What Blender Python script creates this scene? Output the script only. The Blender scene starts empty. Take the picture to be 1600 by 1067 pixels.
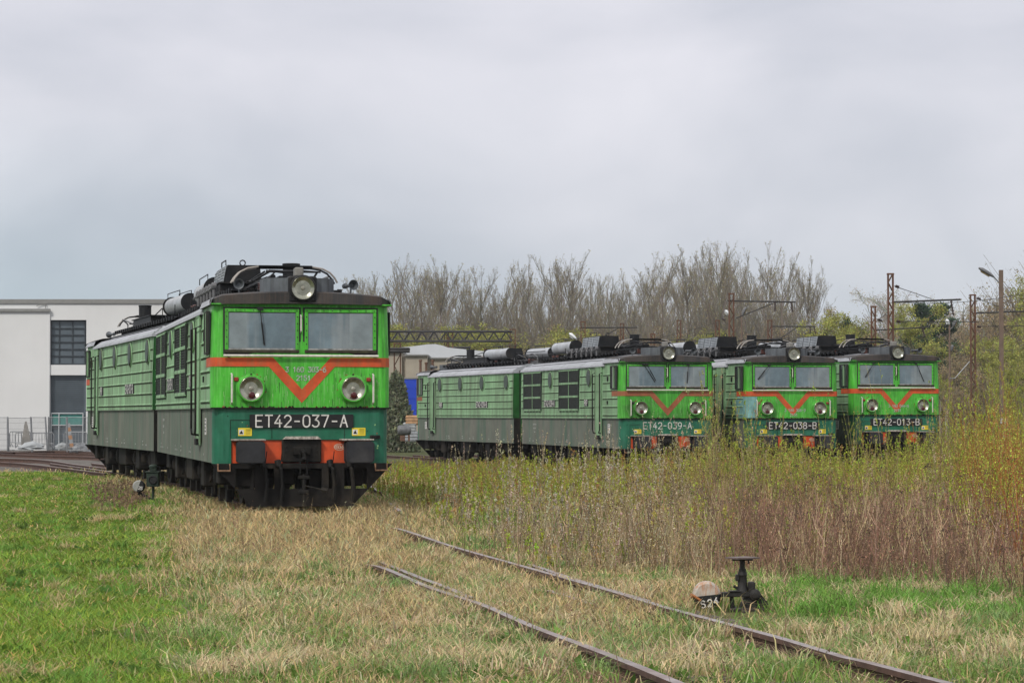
import bpy, math, random
import numpy as np
from mathutils import Vector, Matrix
sc = bpy.context.scene
R = math.radians
random.seed(7)
rng = np.random.default_rng(7)

# ------------------------------------------------------------------ camera
F = 4000.0            # focal length in photo pixels (photo 1600 wide)
EYE = 1.66
HOR = 648.0
PITCH = math.atan((HOR - 533.5) / F)
cam_d = bpy.data.cameras.new('camera')
cam_d.lens = 36.0 * F / 1600.0
cam_d.sensor_width = 36.0
cam_d.clip_start = 0.5
cam_d.clip_end = 6000
cam = bpy.data.objects.new('camera', cam_d)
sc.collection.objects.link(cam)
cam.location = (0, 0, EYE)
cam.rotation_euler = (R(90) + PITCH, 0, 0)
sc.camera = cam

# ------------------------------------------------------------------ light
SUN_EL, SUN_AZ = 44.0, 212.0      # azimuth clockwise from +Y: behind the camera, to the left
world = bpy.data.worlds.new('World')
sc.world = world
world.use_nodes = True
wt = world.node_tree
for n in list(wt.nodes): wt.nodes.remove(n)
wo = wt.nodes.new('ShaderNodeOutputWorld')
bg = wt.nodes.new('ShaderNodeBackground')
bg.inputs['Strength'].default_value = 0.1
sky = wt.nodes.new('ShaderNodeTexSky')
sky.sky_type = 'NISHITA'
sky.sun_disc = False
sky.sun_elevation = R(SUN_EL)
sky.sun_rotation = R(SUN_AZ)
tc = wt.nodes.new('ShaderNodeTexCoord')
sep = wt.nodes.new('ShaderNodeSeparateXYZ')
wt.links.new(tc.outputs['Generated'], sep.inputs[0])
# overcast brightness growing towards the zenith
gr = wt.nodes.new('ShaderNodeMapRange')
gr.inputs['From Min'].default_value = 0.0; gr.inputs['From Max'].default_value = 1.0
gr.inputs['To Min'].default_value = 0.0; gr.inputs['To Max'].default_value = 1.0
wt.links.new(sep.outputs['Z'], gr.inputs['Value'])
zr_ = wt.nodes.new('ShaderNodeValToRGB')
e = zr_.color_ramp.elements
e[0].position = 0.0; e[0].color = (0.56, 0.61, 0.66, 1)
e[1].position = 1.0; e[1].color = (1.0, 1.0, 1.0, 1)
for p, c in ((0.045, (0.63, 0.665, 0.72)), (0.075, (0.70, 0.715, 0.775)), (0.15, (0.755, 0.755, 0.82)), (0.32, (0.95, 0.95, 1.02))):
    el = zr_.color_ramp.elements.new(p); el.color = (*c, 1)
wt.links.new(gr.outputs[0], zr_.inputs[0])
mp = wt.nodes.new('ShaderNodeMapping')
mp.inputs['Scale'].default_value = (4.5, 4.5, 9.0)
mp.inputs['Location'].default_value = (3.1, 0.4, 1.7)
wt.links.new(tc.outputs['Generated'], mp.inputs[0])
nz = wt.nodes.new('ShaderNodeTexNoise')
nz.inputs['Scale'].default_value = 1.6; nz.inputs['Detail'].default_value = 5; nz.inputs['Roughness'].default_value = 0.45
nz.inputs['Distortion'].default_value = 0.35
wt.links.new(mp.outputs[0], nz.inputs['Vector'])
cr = wt.nodes.new('ShaderNodeValToRGB')
cr.color_ramp.elements[0].position = 0.30; cr.color_ramp.elements[0].color = (0.77, 0.795, 0.82, 1)
cr.color_ramp.elements[1].position = 0.70; cr.color_ramp.elements[1].color = (1.09, 1.075, 1.065, 1)
wt.links.new(nz.outputs['Fac'], cr.inputs[0])
mul = wt.nodes.new('ShaderNodeMix'); mul.data_type = 'RGBA'; mul.blend_type = 'MULTIPLY'
mul.inputs[0].default_value = 1.0
wt.links.new(zr_.outputs[0], mul.inputs[6]); wt.links.new(cr.outputs[0], mul.inputs[7])
mxr = wt.nodes.new('ShaderNodeMapRange'); mxr.inputs['From Min'].default_value = -0.24; mxr.inputs['From Max'].default_value = 0.02; mxr.inputs['To Min'].default_value = 1; mxr.inputs['To Max'].default_value = 0
wt.links.new(sep.outputs['X'], mxr.inputs['Value'])
mzr = wt.nodes.new('ShaderNodeMapRange'); mzr.inputs['From Min'].default_value = 0.03; mzr.inputs['From Max'].default_value = 0.12; mzr.inputs['To Min'].default_value = 1; mzr.inputs['To Max'].default_value = 0
wt.links.new(sep.outputs['Z'], mzr.inputs['Value'])
mm = wt.nodes.new('ShaderNodeMath'); mm.operation = 'MULTIPLY'; wt.links.new(mxr.outputs[0], mm.inputs[0]); wt.links.new(mzr.outputs[0], mm.inputs[1])
tint = wt.nodes.new('ShaderNodeMix'); tint.data_type = 'RGBA'; tint.blend_type = 'MULTIPLY'
wt.links.new(mm.outputs[0], tint.inputs[0]); wt.links.new(mul.outputs[2], tint.inputs[6]); tint.inputs[7].default_value = (0.74, 0.86, 0.88, 1)
# scale up to the physical brightness of the sky texture
vs = wt.nodes.new('ShaderNodeVectorMath'); vs.operation = 'SCALE'; vs.inputs['Scale'].default_value = 10.5
wt.links.new(tint.outputs[2], vs.inputs[0])
mx = wt.nodes.new('ShaderNodeMix'); mx.data_type = 'RGBA'; mx.inputs[0].default_value = 0.96
wt.links.new(sky.outputs[0], mx.inputs[6]); wt.links.new(vs.outputs[0], mx.inputs[7])
wt.links.new(mx.outputs[2], bg.inputs['Color'])
wt.links.new(bg.outputs[0], wo.inputs[0])

sun_d = bpy.data.lights.new('sun', 'SUN')
sun_d.energy = 2.5; sun_d.angle = R(9); sun_d.color = (1.0, 0.95, 0.87)
sun = bpy.data.objects.new('sun', sun_d)
sc.collection.objects.link(sun)
az, el_ = R(SUN_AZ), R(SUN_EL)
sdir = Vector((math.sin(az) * math.cos(el_), math.cos(az) * math.cos(el_), math.sin(el_)))
sun.rotation_euler = sdir.to_track_quat('Z', 'Y').to_euler()
sun.location = (0, 0, 60)

sc.view_settings.view_transform = 'Standard'
sc.view_settings.look = 'None'
sc.view_settings.exposure = 0.0
sc.view_settings.gamma = 1.0

# ------------------------------------------------------------------ helpers
def at(px, py, Y):
    """point on plane y=Y seen at photo pixel (px,py)"""
    dx = (px - 800) / F; dz = (533.5 - py) / F
    y = math.cos(PITCH) - dz * math.sin(PITCH)
    z = math.sin(PITCH) + dz * math.cos(PITCH)
    k = Y / y
    return Vector((dx * k, Y, EYE + z * k))
def X(px, Y): return (px - 800) / F * Y
def Z(py, Y): return at(800, py, Y).z

_mats = {}
def nnode(nt, t, **kw):
    n = nt.nodes.new(t)
    for k, v in kw.items():
        if k in n.inputs: n.inputs[k].default_value = v
        else: setattr(n, k, v)
    return n
def srgb(r, g, b):
    f = lambda c: (c / 255 / 12.92) if c / 255 <= 0.04045 else ((c / 255 + 0.055) / 1.055) ** 2.4
    return (f(r), f(g), f(b))
def mat(name, col, rough=0.6, var=0.2, scale=4.0, streak=0.0, grime=(0.05, 0.045, 0.035), sscale=(9, 9, 0.35), smid=0.55,
        metal=0.0, bump=0.0, attr=False, fade=0.0, fadecol=(0.6, 0.65, 0.6), fscale=(14, 14, 1.0), seed=0.0, trans=0.0, spec=0.4, blotch=0.0):
    key = name
    if key in _mats: return _mats[key]
    m = bpy.data.materials.new(name); m.use_nodes = True
    nt = m.node_tree
    b = nt.nodes['Principled BSDF']
    b.inputs['Roughness'].default_value = rough
    b.inputs['Metallic'].default_value = metal
    b.inputs['Specular IOR Level'].default_value = spec
    tcn = nnode(nt, 'ShaderNodeTexCoord')
    mpn = nnode(nt, 'ShaderNodeMapping'); mpn.inputs['Location'].default_value = (seed, seed * 1.7, seed * 0.3)
    nt.links.new(tcn.outputs['Object'], mpn.inputs[0])
    if attr:
        a = nnode(nt, 'ShaderNodeVertexColor'); a.layer_name = 'Col'
        cur = a.outputs['Color']
    else:
        rgb = nnode(nt, 'ShaderNodeRGB'); rgb.outputs[0].default_value = (*col, 1)
        cur = rgb.outputs[0]
    def mix(fac_out, colb, amount, blend='MIX'):
        nonlocal cur
        mxn = nnode(nt, 'ShaderNodeMix', data_type='RGBA', blend_type=blend)
        ml = nnode(nt, 'ShaderNodeMath', operation='MULTIPLY'); ml.inputs[1].default_value = amount; ml.use_clamp = True
        nt.links.new(fac_out, ml.inputs[0]); nt.links.new(ml.outputs[0], mxn.inputs[0])
        nt.links.new(cur, mxn.inputs[6]); mxn.inputs[7].default_value = (*colb, 1)
        cur = mxn.outputs[2]
    def noise(sc_, vec_scale=None, lo=0.35, hi=0.7, det=5, rg=0.6):
        src = mpn.outputs[0]
        if vec_scale:
            m2 = nnode(nt, 'ShaderNodeMapping'); m2.inputs['Scale'].default_value = vec_scale
            nt.links.new(src, m2.inputs[0]); src = m2.outputs[0]
        n = nnode(nt, 'ShaderNodeTexNoise', Scale=sc_, Detail=det, Roughness=rg)
        nt.links.new(src, n.inputs['Vector'])
        r = nnode(nt, 'ShaderNodeMapRange'); r.inputs['From Min'].default_value = lo; r.inputs['From Max'].default_value = hi
        nt.links.new(n.outputs['Fac'], r.inputs['Value'])
        return r.outputs[0], n
    nout, nn = noise(scale)
    if var: mix(nout, (1 - var * 1.6,) * 3, 1.0, 'MULTIPLY') if False else mix(nout, tuple(max(0, 1 - var * 2.2) for _ in range(3)), 0.8, 'MULTIPLY')
    if fade:
        o, _ = noise(1.0, fscale, 0.5, 0.78)
        mix(o, fadecol, fade)
    if streak:
        o, _ = noise(1.0, sscale, smid - 0.07, smid + 0.2)
        mix(o, grime, streak)
    if blotch:
        o, _ = noise(0.9, None, 0.48, 0.66, 6, 0.65)
        mix(o, grime, blotch)
    nt.links.new(cur, b.inputs['Base Color'])
    if bump:
        bn = nnode(nt, 'ShaderNodeBump'); bn.inputs['Strength'].default_value = bump; bn.inputs['Distance'].default_value = 0.02
        nt.links.new(nn.outputs['Fac'], bn.inputs['Height']); nt.links.new(bn.outputs[0], b.inputs['Normal'])
    if trans:
        t = nnode(nt, 'ShaderNodeBsdfTranslucent'); nt.links.new(cur, t.inputs['Color'])
        ms = nnode(nt, 'ShaderNodeMixShader'); ms.inputs[0].default_value = trans
        nt.links.new(b.outputs[0], ms.inputs[1]); nt.links.new(t.outputs[0], ms.inputs[2])
        nt.links.new(ms.outputs[0], nt.nodes['Material Output'].inputs[0])
    _mats[key] = m
    return m

class MB:
    """mesh collector"""
    def __init__(s): s.v = []; s.f = []; s.m = []; s.mi = 0
    def mat(s, i): s.mi = i; return s
    def add(s, vs, fs, mi=None):
        o = len(s.v); s.v += [tuple(v) for v in vs]
        for f in fs: s.f.append(tuple(o + i for i in f)); s.m.append(s.mi if mi is None else mi)
        return s
    def box(s, x0, x1, y0, y1, z0, z1, mi=None):
        s.add([(x0, y0, z0), (x1, y0, z0), (x1, y1, z0), (x0, y1, z0), (x0, y0, z1), (x1, y0, z1), (x1, y1, z1), (x0, y1, z1)],
              [(0, 3, 2, 1), (4, 5, 6, 7), (0, 1, 5, 4), (1, 2, 6, 5), (2, 3, 7, 6), (3, 0, 4, 7)], mi); return s
    def bbox(s, x0, x1, y0, y1, z0, z1, b=0.02, mi=None):
        """box with chamfered edges"""
        xs = (x0, x0 + b, x1 - b, x1); ys = (y0, y0 + b, y1 - b, y1); zs = (z0, z0 + b, z1 - b, z1)
        vs = []; idx = {}
        for cx in (0, 1):
            for cy in (0, 1):
                for cz in (0, 1):
                    X_, Y_, Z_ = (xs[3] if cx else xs[0]), (ys[3] if cy else ys[0]), (zs[3] if cz else zs[0])
                    xi, yi, zi = (xs[2] if cx else xs[1]), (ys[2] if cy else ys[1]), (zs[2] if cz else zs[1])
                    idx[cx, cy, cz, 'x'] = len(vs); vs.append((X_, yi, zi))
                    idx[cx, cy, cz, 'y'] = len(vs); vs.append((xi, Y_, zi))
                    idx[cx, cy, cz, 'z'] = len(vs); vs.append((xi, yi, Z_))
        fs = []
        for c in (0, 1):
            fs.append(tuple(idx[c, a, b_, 'x'] for a, b_ in ((0, 0), (0, 1), (1, 1), (1, 0))))
            fs.append(tuple(idx[a, c, b_, 'y'] for a, b_ in ((0, 0), (0, 1), (1, 1), (1, 0))))
            fs.append(tuple(idx[a, b_, c, 'z'] for a, b_ in ((0, 0), (0, 1), (1, 1), (1, 0))))
        for a in (0, 1):
            for b_ in (0, 1):
                fs.append((idx[0, a, b_, 'y'], idx[1, a, b_, 'y'], idx[1, a, b_, 'z'], idx[0, a, b_, 'z']))
                fs.append((idx[a, 0, b_, 'x'], idx[a, 1, b_, 'x'], idx[a, 1, b_, 'z'], idx[a, 0, b_, 'z']))
                fs.append((idx[a, b_, 0, 'x'], idx[a, b_, 1, 'x'], idx[a, b_, 1, 'y'], idx[a, b_, 0, 'y']))
                for c in (0, 1): fs.append((idx[a, b_, c, 'x'], idx[a, b_, c, 'y'], idx[a, b_, c, 'z']))
        s.add(vs, fs, mi); return s
    def tube(s, pts, r, n=6, mi=None, cap=True, r1=None):
        pts = [Vector(p) for p in pts]; k = len(pts); rings = []
        for i, p in enumerate(pts):
            d = (pts[min(i + 1, k - 1)] - pts[max(i - 1, 0)]).normalized()
            a = Vector((0, 0, 1)) if abs(d.z) < 0.9 else Vector((1, 0, 0))
            u = d.cross(a).normalized(); w = d.cross(u)
            rr = r if r1 is None else r + (r1 - r) * i / (k - 1)
            rings += [p + (u * math.cos(t) + w * math.sin(t)) * rr for t in [2 * math.pi * j / n for j in range(n)]]
        fs = []
        for i in range(k - 1):
            for j in range(n):
                a = i * n + j; b = i * n + (j + 1) % n
                fs.append((a, b, b + n, a + n))
        if cap: fs.append(tuple(range(n - 1, -1, -1))); fs.append(tuple((k - 1) * n + j for j in range(n)))
        s.add(rings, fs, mi); return s
    def lathe(s, c, axis, prof, n=20, mi=None):
        """prof: list of (distance along axis, radius)"""
        c = Vector(c); d = Vector(axis).normalized()
        a = Vector((0, 0, 1)) if abs(d.z) < 0.9 else Vector((1, 0, 0))
        u = d.cross(a).normalized(); w = d.cross(u); vs = []
        for (t, r) in prof:
            vs += [c + d * t + (u * math.cos(q) + w * math.sin(q)) * r for q in [2 * math.pi * j / n for j in range(n)]]
        fs = []
        for i in range(len(prof) - 1):
            for j in range(n):
                a_ = i * n + j; b_ = i * n + (j + 1) % n
                fs.append((a_, b_, b_ + n, a_ + n))
        fs.append(tuple(range(n - 1, -1, -1))); fs.append(tuple((len(prof) - 1) * n + j for j in range(n)))
        s.add(vs, fs, mi); return s
    def prism(s, poly, o, u, w, d, t0, t1, mi=None):
        """poly in (u,w) plane extruded along d from t0 to t1"""
        o, u, w, d = Vector(o), Vector(u), Vector(w), Vector(d); n = len(poly)
        vs = [o + u * a + w * b + d * t0 for a, b in poly] + [o + u * a + w * b + d * t1 for a, b in poly]
        fs = [tuple(range(n - 1, -1, -1)), tuple(range(n, 2 * n))] + [(i, (i + 1) % n, n + (i + 1) % n, n + i) for i in range(n)]
        s.add(vs, fs, mi); return s
    def build(s, name, mats, parent=None, smooth=False, M=None, coll=None):
        me = bpy.data.meshes.new(name); me.from_pydata(s.v, [], s.f); 
        if not isinstance(mats, (list, tuple)): mats = [mats]
        for m in mats: me.materials.append(m)
        if len(mats) > 1: me.polygons.foreach_set('material_index', s.m)
        if smooth:
            me.polygons.foreach_set('use_smooth', [True] * len(me.polygons))
            try: me.set_sharp_from_angle(angle=R(35))
            except Exception: pass
        me.update()
        o = bpy.data.objects.new(name, me); sc.collection.objects.link(o)
        if parent: o.parent = parent
        if M is not None: o.matrix_local = M
        return o

def tag(o, label=None, cat=None, group=None, kind=None):
    if label: o['label'] = label
    if cat: o['category'] = cat
    if group: o['group'] = group
    if kind: o['kind'] = kind
    return o
def empty(name, loc=(0, 0, 0), rz=0):
    o = bpy.data.objects.new(name, None); sc.collection.objects.link(o)
    o.location = loc; o.rotation_euler = (0, 0, rz); o.empty_display_size = 0.3
    return o

def np_mesh(name, V, Fc, mats, cols=None, smooth=False):
    """V (n,3), Fc (m,k) k = 3 or 4, cols (n,3)"""
    me = bpy.data.meshes.new(name); V = np.asarray(V, np.float32); Fc = np.asarray(Fc, np.int32)
    m, k = Fc.shape
    me.vertices.add(len(V)); me.vertices.foreach_set('co', V.ravel())
    me.loops.add(m * k); me.loops.foreach_set('vertex_index', Fc.ravel())
    me.polygons.add(m); me.polygons.foreach_set('loop_start', np.arange(0, m * k, k, dtype=np.int32))
    me.polygons.foreach_set('loop_total', np.full(m, k, np.int32))
    if smooth: me.polygons.foreach_set('use_smooth', np.ones(m, bool))
    me.update(calc_edges=True)
    if cols is not None:
        a = me.color_attributes.new('Col', 'FLOAT_COLOR', 'POINT')
        c4 = np.ones((len(V), 4), np.float32); c4[:, :3] = cols
        a.data.foreach_set('color', c4.ravel())
    for mm in (mats if isinstance(mats, (list, tuple)) else [mats]): me.materials.append(mm)
    return me
def link(name, me, parent=None):
    o = bpy.data.objects.new(name, me); sc.collection.objects.link(o)
    if parent: o.parent = parent
    return o

# value noise ---------------------------------------------------------------
_tab = rng.random((256, 256))
def vnoise(x, y):
    xi = np.floor(x).astype(int); yi = np.floor(y).astype(int); fx = x - xi; fy = y - yi
    fx = fx * fx * (3 - 2 * fx); fy = fy * fy * (3 - 2 * fy)
    g = lambda a, b: _tab[a % 256, b % 256]
    return (g(xi, yi) * (1 - fx) + g(xi + 1, yi) * fx) * (1 - fy) + (g(xi, yi + 1) * (1 - fx) + g(xi + 1, yi + 1) * fx) * fy
def fbm(x, y, o=4):
    s = 0; a = 0.5; t = 0
    for i in range(o):
        s = s + a * vnoise(x * 2 ** i + 17.3 * i, y * 2 ** i + 9.1 * i); t += a; a *= 0.55
    return s / t
def sstep(a, b, x):
    t = np.clip((x - a) / (b - a), 0, 1); return t * t * (3 - 2 * t)

# ------------------------------------------------------------------ terrain
ZR_Y = [0, 10, 14.8, 22.7, 31.4, 45, 75, 110, 140, 400]
ZR_Z = [0.14, 0.13, 0.11, -0.01, -0.07, 0.0, 0.0, -0.2, -0.35, -0.4]
def zrail(Y): return np.interp(Y, ZR_Y, ZR_Z)
def ground(x, y):
    x = np.asarray(x, float); y = np.asarray(y, float)
    z = zrail(y) - 0.13
    right = sstep(-3.0, 3.0, x + 0.12 * (y - 60)) * sstep(52, 76, y)
    z = z * (1 - right) + right * (-0.37)
    z = z + (fbm(x * 0.5, y * 0.5, 3) - 0.5) * 0.07
    # lane between the foreground rails sits lower, verge rises a little
    return z
def axis(segs):
    out = []
    for a, b, st in segs: out += list(np.arange(a, b, st))
    return np.array(out + [segs[-1][1]])
gx = axis([(-1500, -300, 150), (-300, -60, 20), (-60, -18, 3), (-18, 18, 0.3), (18, 60, 3), (60, 300, 20), (300, 1500, 150)])
gy = axis([(-60, 10, 5), (10, 60, 0.3), (60, 120, 1.0), (120, 400, 10), (400, 3000, 200)])
GX, GY = np.meshgrid(gx, gy)
GZ = ground(GX, GY)
XB_Y = [0, 15.8, 18.9, 26.3, 36.5, 46.8, 72, 90, 200]
XB_X = [-1.0, -1.75, -2.45, -3.45, -4.75, -6.4, -11.7, -15, -60]
def zones(x, y):
    """weights lawn, dry, thicket, gravel"""
    x = np.asarray(x, float); y = np.asarray(y, float)
    n = fbm(x * 0.7 + 5, y * 0.35 + 3, 4) - 0.5
    lawn = 1 - sstep(-0.45, 0.45, x - np.interp(y, XB_Y, XB_X) + n * 2.2)
    # right hand thicket boundary
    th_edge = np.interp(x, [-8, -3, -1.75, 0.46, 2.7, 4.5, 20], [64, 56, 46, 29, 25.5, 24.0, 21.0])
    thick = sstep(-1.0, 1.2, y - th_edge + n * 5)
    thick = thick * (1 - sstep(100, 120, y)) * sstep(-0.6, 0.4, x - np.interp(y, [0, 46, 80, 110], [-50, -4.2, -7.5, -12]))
    gravel = sstep(76, 84, y + n * 4) * (1 - sstep(-6, -4, x + 0.1 * (y - 100)))
    lawn = lawn * (1 - gravel); thick = thick * (1 - lawn) 
    return lawn, thick, gravel
def gcol(x, y):
    lawn, thick, gravel = zones(x, y)
    n = fbm(x * 1.3, y * 1.0, 4)[..., None]
    n2 = fbm(x * 3.3 + 40, y * 3.3, 3)[..., None]
    cl = np.array([0.075, 0.11, 0.02]) * (0.6 + 0.8 * n) + np.array([0.1, 0.075, 0.03]) * sstep(0.55, 0.75, n2)
    cd = np.array([0.17, 0.14, 0.07]) * (0.6 + 0.8 * n)
    gmix = sstep(0.5, 0.62, fbm(x * 0.45 + 9, y * 0.3, 3))[..., None]
    cd = cd * (1 - 0.5 * gmix) + np.array([0.09, 0.11, 0.03]) * 0.5 * gmix
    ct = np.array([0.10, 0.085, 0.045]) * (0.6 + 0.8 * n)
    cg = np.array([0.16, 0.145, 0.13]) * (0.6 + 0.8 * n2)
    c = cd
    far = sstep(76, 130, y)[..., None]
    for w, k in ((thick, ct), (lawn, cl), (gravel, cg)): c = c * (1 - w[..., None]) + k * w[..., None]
    fr = sstep(105, 125, y)[..., None] * (1 - gravel[..., None])
    c = c * (1 - fr) + np.array([0.09, 0.10, 0.04]) * fr
    return np.clip(c, 0.01, 1)
V = np.stack([GX, GY, GZ], -1).reshape(-1, 3)
ny, nx = GX.shape
ii = (np.arange(ny - 1)[:, None] * nx + np.arange(nx - 1)[None]).ravel()
Fq = np.stack([ii, ii + 1, ii + 1 + nx, ii + nx], 1)
m_ground = mat('ground_soil', (0, 0, 0), rough=0.95, var=0.3, scale=9, attr=True, bump=0.5, spec=0.1)
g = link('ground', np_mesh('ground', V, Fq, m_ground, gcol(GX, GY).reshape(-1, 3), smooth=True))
tag(g, kind='structure')
# ------------------------------------------------------------------ stroke lettering
def _arc(cx, cy, rx, ry, a0, a1, n=7):
    return [(cx + rx * math.cos(R(a0 + (a1 - a0) * i / n)), cy + ry * math.sin(R(a0 + (a1 - a0) * i / n))) for i in range(n + 1)]
GL = {
 'E': [[(.55, 1), (0, 1), (0, 0), (.55, 0)], [(0, .52), (.45, .52)]],
 'T': [[(0, 1), (.6, 1)], [(.3, 1), (.3, 0)]],
 '4': [[(.42, 1), (0, .32), (.6, .32)], [(.42, .62), (.42, 0)]],
 '2': [_arc(.3, .72, .28, .28, 165, -25) + [(0, 0), (.6, 0)]],
 '-': [[(.1, .48), (.5, .48)]],
 '0': [_arc(.3, .7, .28, .3, 0, 180) + _arc(.3, .3, .28, .3, 180, 360) + [(.58, .7)]],
 '3': [[(.02, 1), (.56, 1), (.26, .6)] + _arc(.27, .3, .3, .3, 90, -150, 10)],
 '7': [[(0, 1), (.58, 1), (.2, 0)]],
 'A': [[(0, 0), (.3, 1), (.6, 0)], [(.12, .35), (.48, .35)]],
 '9': [_arc(.3, .7, .28, .3, 0, 360, 14), [(.58, .7), (.56, .4), (.4, .08), (.1, 0)]],
 '8': [_arc(.3, .76, .24, .24, 0, 360, 12), _arc(.3, .27, .3, .27, 0, 360, 12)],
 'B': [[(0, 0), (0, 1), (.35, 1)] + _arc(.35, .76, .2, .24, 90, -90, 6) + [(0, .52)], [(.35, .52)] + _arc(.35, .26, .23, .26, 90, -90, 6) + [(0, 0)]],
 '1': [[(.1, .75), (.32, 1), (.32, 0)]],
 '6': [_arc(.3, .3, .28, .3, 0, 360, 14), [(.02, .3), (.06, .62), (.22, .9), (.5, 1)]],
 '5': [[(.55, 1), (.05, 1), (.03, .58), (.3, .62)] + _arc(.28, .31, .29, .31, 80, -150, 8)],
 'P': [[(0, 0), (0, 1), (.35, 1)] + _arc(.33, .74, .24, .26, 90, -90, 6) + [(0, .48)]],
 'K': [[(0, 0), (0, 1)], [(.55, 1), (.03, .45)], [(.2, .6), (.57, 0)]],
 'k': [[(0, 0), (0, 1)], [(.45, .65), (.03, .35)], [(.2, .42), (.47, 0)]],
 'N': [[(0, 0), (0, 1), (.55, 0), (.55, 1)]],
 'S': [_arc(.3, .74, .26, .26, 30, 220, 7) + _arc(.3, .27, .28, .27, 60, -140, 8)],
 ' ': []}
def text_w(t, h, adv=0.78): return (len(t) * adv - (adv - 0.6)) * h
def lettering(mb, t, c, u, w, n, h, sw, adv=0.78, thick=0.006, mi=None):
    """stroke text centred at c in plane (u,w), normal n"""
    c, u, w, n = Vector(c), Vector(u), Vector(w), Vector(n)
    x0 = -text_w(t, h, adv) / 2
    for ch in t:
        for pl in GL[ch]:
            P = [Vector((x0 + a * h, (b - 0.5) * h)) for a, b in pl]
            for i in range(len(P) - 1):
                d = P[i + 1] - P[i]
                if d.length < 1e-6: continue
                d = d.normalized(); q = Vector((-d.y, d.x)) * sw / 2; e_ = d * sw * 0.32
                q4 = [P[i] - e_ - q, P[i + 1] + e_ - q, P[i + 1] + e_ + q, P[i] - e_ + q]
                tt = thick + 0.0004 * (i % 2)
                vs = [c + u * p.x + w * p.y + n * tt for p in q4]
                mb.add(vs, [(0, 1, 2, 3)], mi)
        x0 += adv * h

# ------------------------------------------------------------------ locomotive materials
M_white = mat('lettering_white', (0.72, 0.70, 0.66), rough=0.6, var=0.25, scale=20)
M_textfaint = mat('stencil_grey', (0.42, 0.50, 0.40), rough=0.7, var=0.3, scale=25)
M_black = mat('underframe_black', (0.011, 0.0105, 0.010), spec=.2, rough=0.7, var=0.3, scale=6, blotch=0.5, grime=(0.06, 0.05, 0.035))
M_under = mat('bogie_dirt', (0.014, 0.0125, 0.011), spec=.15, rough=0.8, var=0.3, scale=5, blotch=0.5, grime=(0.06, 0.048, 0.035))
M_platebk = mat('plate_black', (0.012, 0.012, 0.013), rough=0.5, var=0.2)
M_orange = mat('headstock_orange', (0.66, 0.085, 0.02), rough=0.6, var=0.15, scale=5, blotch=0.5, grime=(0.22, 0.05, 0.02), seed=2)
M_soot = mat('roof_soot', (0.010, 0.011, 0.013), spec=.25, rough=0.55, var=0.3, scale=3, blotch=0.4, grime=(0.05, 0.043, 0.037))
M_sootgrey = mat('roof_grey_box', (0.12, 0.135, 0.15), rough=0.6, var=0.25, scale=3, streak=0.7, sscale=(10, 10, 0.5), smid=0.5, grime=(0.03, 0.03, 0.035))
M_roofl = mat('roof_silver_paint', (0.36, 0.37, 0.40), rough=0.55, var=0.12, scale=1.2, streak=0.5, sscale=(2.2, 7, 1.2), grime=(0.13, 0.13, 0.14))
M_vent = mat('vent_frame_grey', (.34, .37, .40), rough=.5, var=.25, scale=4)
M_ventd = mat('vent_slat_grey', (.20, .22, .245), rough=.5, var=.25, scale=4)
M_visor = mat('visor_rust', (0.040, 0.041, 0.043), rough=0.75, var=0.3, scale=2, streak=0.35, sscale=(30, 8, 0.8), smid=0.52, grime=(0.13, 0.085, 0.06), blotch=0.40)
M_tank = mat('tank_silver', (0.40, 0.42, 0.45), rough=0.45, var=0.15, scale=4, blotch=0.3, grime=(0.15, 0.14, 0.13), metal=0.2)
M_insul = mat('insulator_brown', (0.16, 0.055, 0.04), rough=0.35, var=0.2)
M_pipe = mat('roof_pipe_grey', (0.12, 0.12, 0.125), rough=0.5, var=0.2, scale=8)
M_horn = mat('pantograph_horn', (0.34, 0.31, 0.28), rough=0.5, var=0.25, scale=8)
M_glass = mat('dusty_glass', (0.155, 0.215, 0.25), rough=0.18, var=0.28, scale=1.6, fade=0.65, fadecol=(0.33, 0.345, 0.345), fscale=(2.6, 2.6, 0.15), spec=0.6, blotch=.25, grime=(.30, .31, .30))
M_deskstrip = mat('pane_foot_strip', (.36, .36, .35), rough=.5, var=.4, scale=9)
M_glassp = mat('dusty_glass_pale', (.225, .27, .285), rough=.2, var=.2, scale=2.2, fade=.4, fadecol=(.30, .32, .32), fscale=(4, 4, .2), spec=.6)
M_glassd = mat('dark_glass', (0.035, 0.045, 0.045), rough=0.12, var=0.2, scale=3, spec=0.7)
M_porth = mat('porthole_glass', (0.05, 0.075, 0.06), rough=0.5, var=0.25, scale=3, spec=0.3)
M_rubber = mat('window_rubber', (0.03, 0.03, 0.028), rough=0.8, var=0.2)
M_rustchip = mat('rust_chip', (.28, .10, .04), rough=.9, var=.4, scale=18)
M_palerun = mat('pale_run', (.36, .62, .26), rough=.6, var=.3, scale=9)
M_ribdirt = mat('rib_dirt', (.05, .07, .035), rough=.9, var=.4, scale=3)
M_grim = mat('sill_grime', (0.055, 0.05, 0.03), rough=0.9, var=0.4, scale=8)
M_lens = mat('reflector_bowl', (0.40, 0.40, 0.32), rough=0.22, var=0.25, scale=9, metal=0.75, spec=0.8)
M_bulb = mat('bulb_glass', (0.30, 0.29, 0.24), rough=0.15, var=0.2, scale=9)
M_red = mat('tail_lamp_red', (0.07, 0.010, 0.012), rough=0.2, var=0.1)
M_mesh = mat('grille_mesh', (0.028, 0.036, 0.030), rough=0.85, var=0.3, scale=12)
M_yellow = mat('sticker_yellow', (0.74, 0.58, 0.03), rough=0.5, var=0.1, scale=12)
M_chip = mat('chipped_paint', (0.55, 0.50, 0.44), rough=0.8, var=0.5, scale=22, blotch=0.8, grime=(0.10, 0.06, 0.04))
M_rail_w = mat('handrail_cream', (0.66, 0.63, 0.56), rough=0.5, var=0.2, scale=14)
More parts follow.
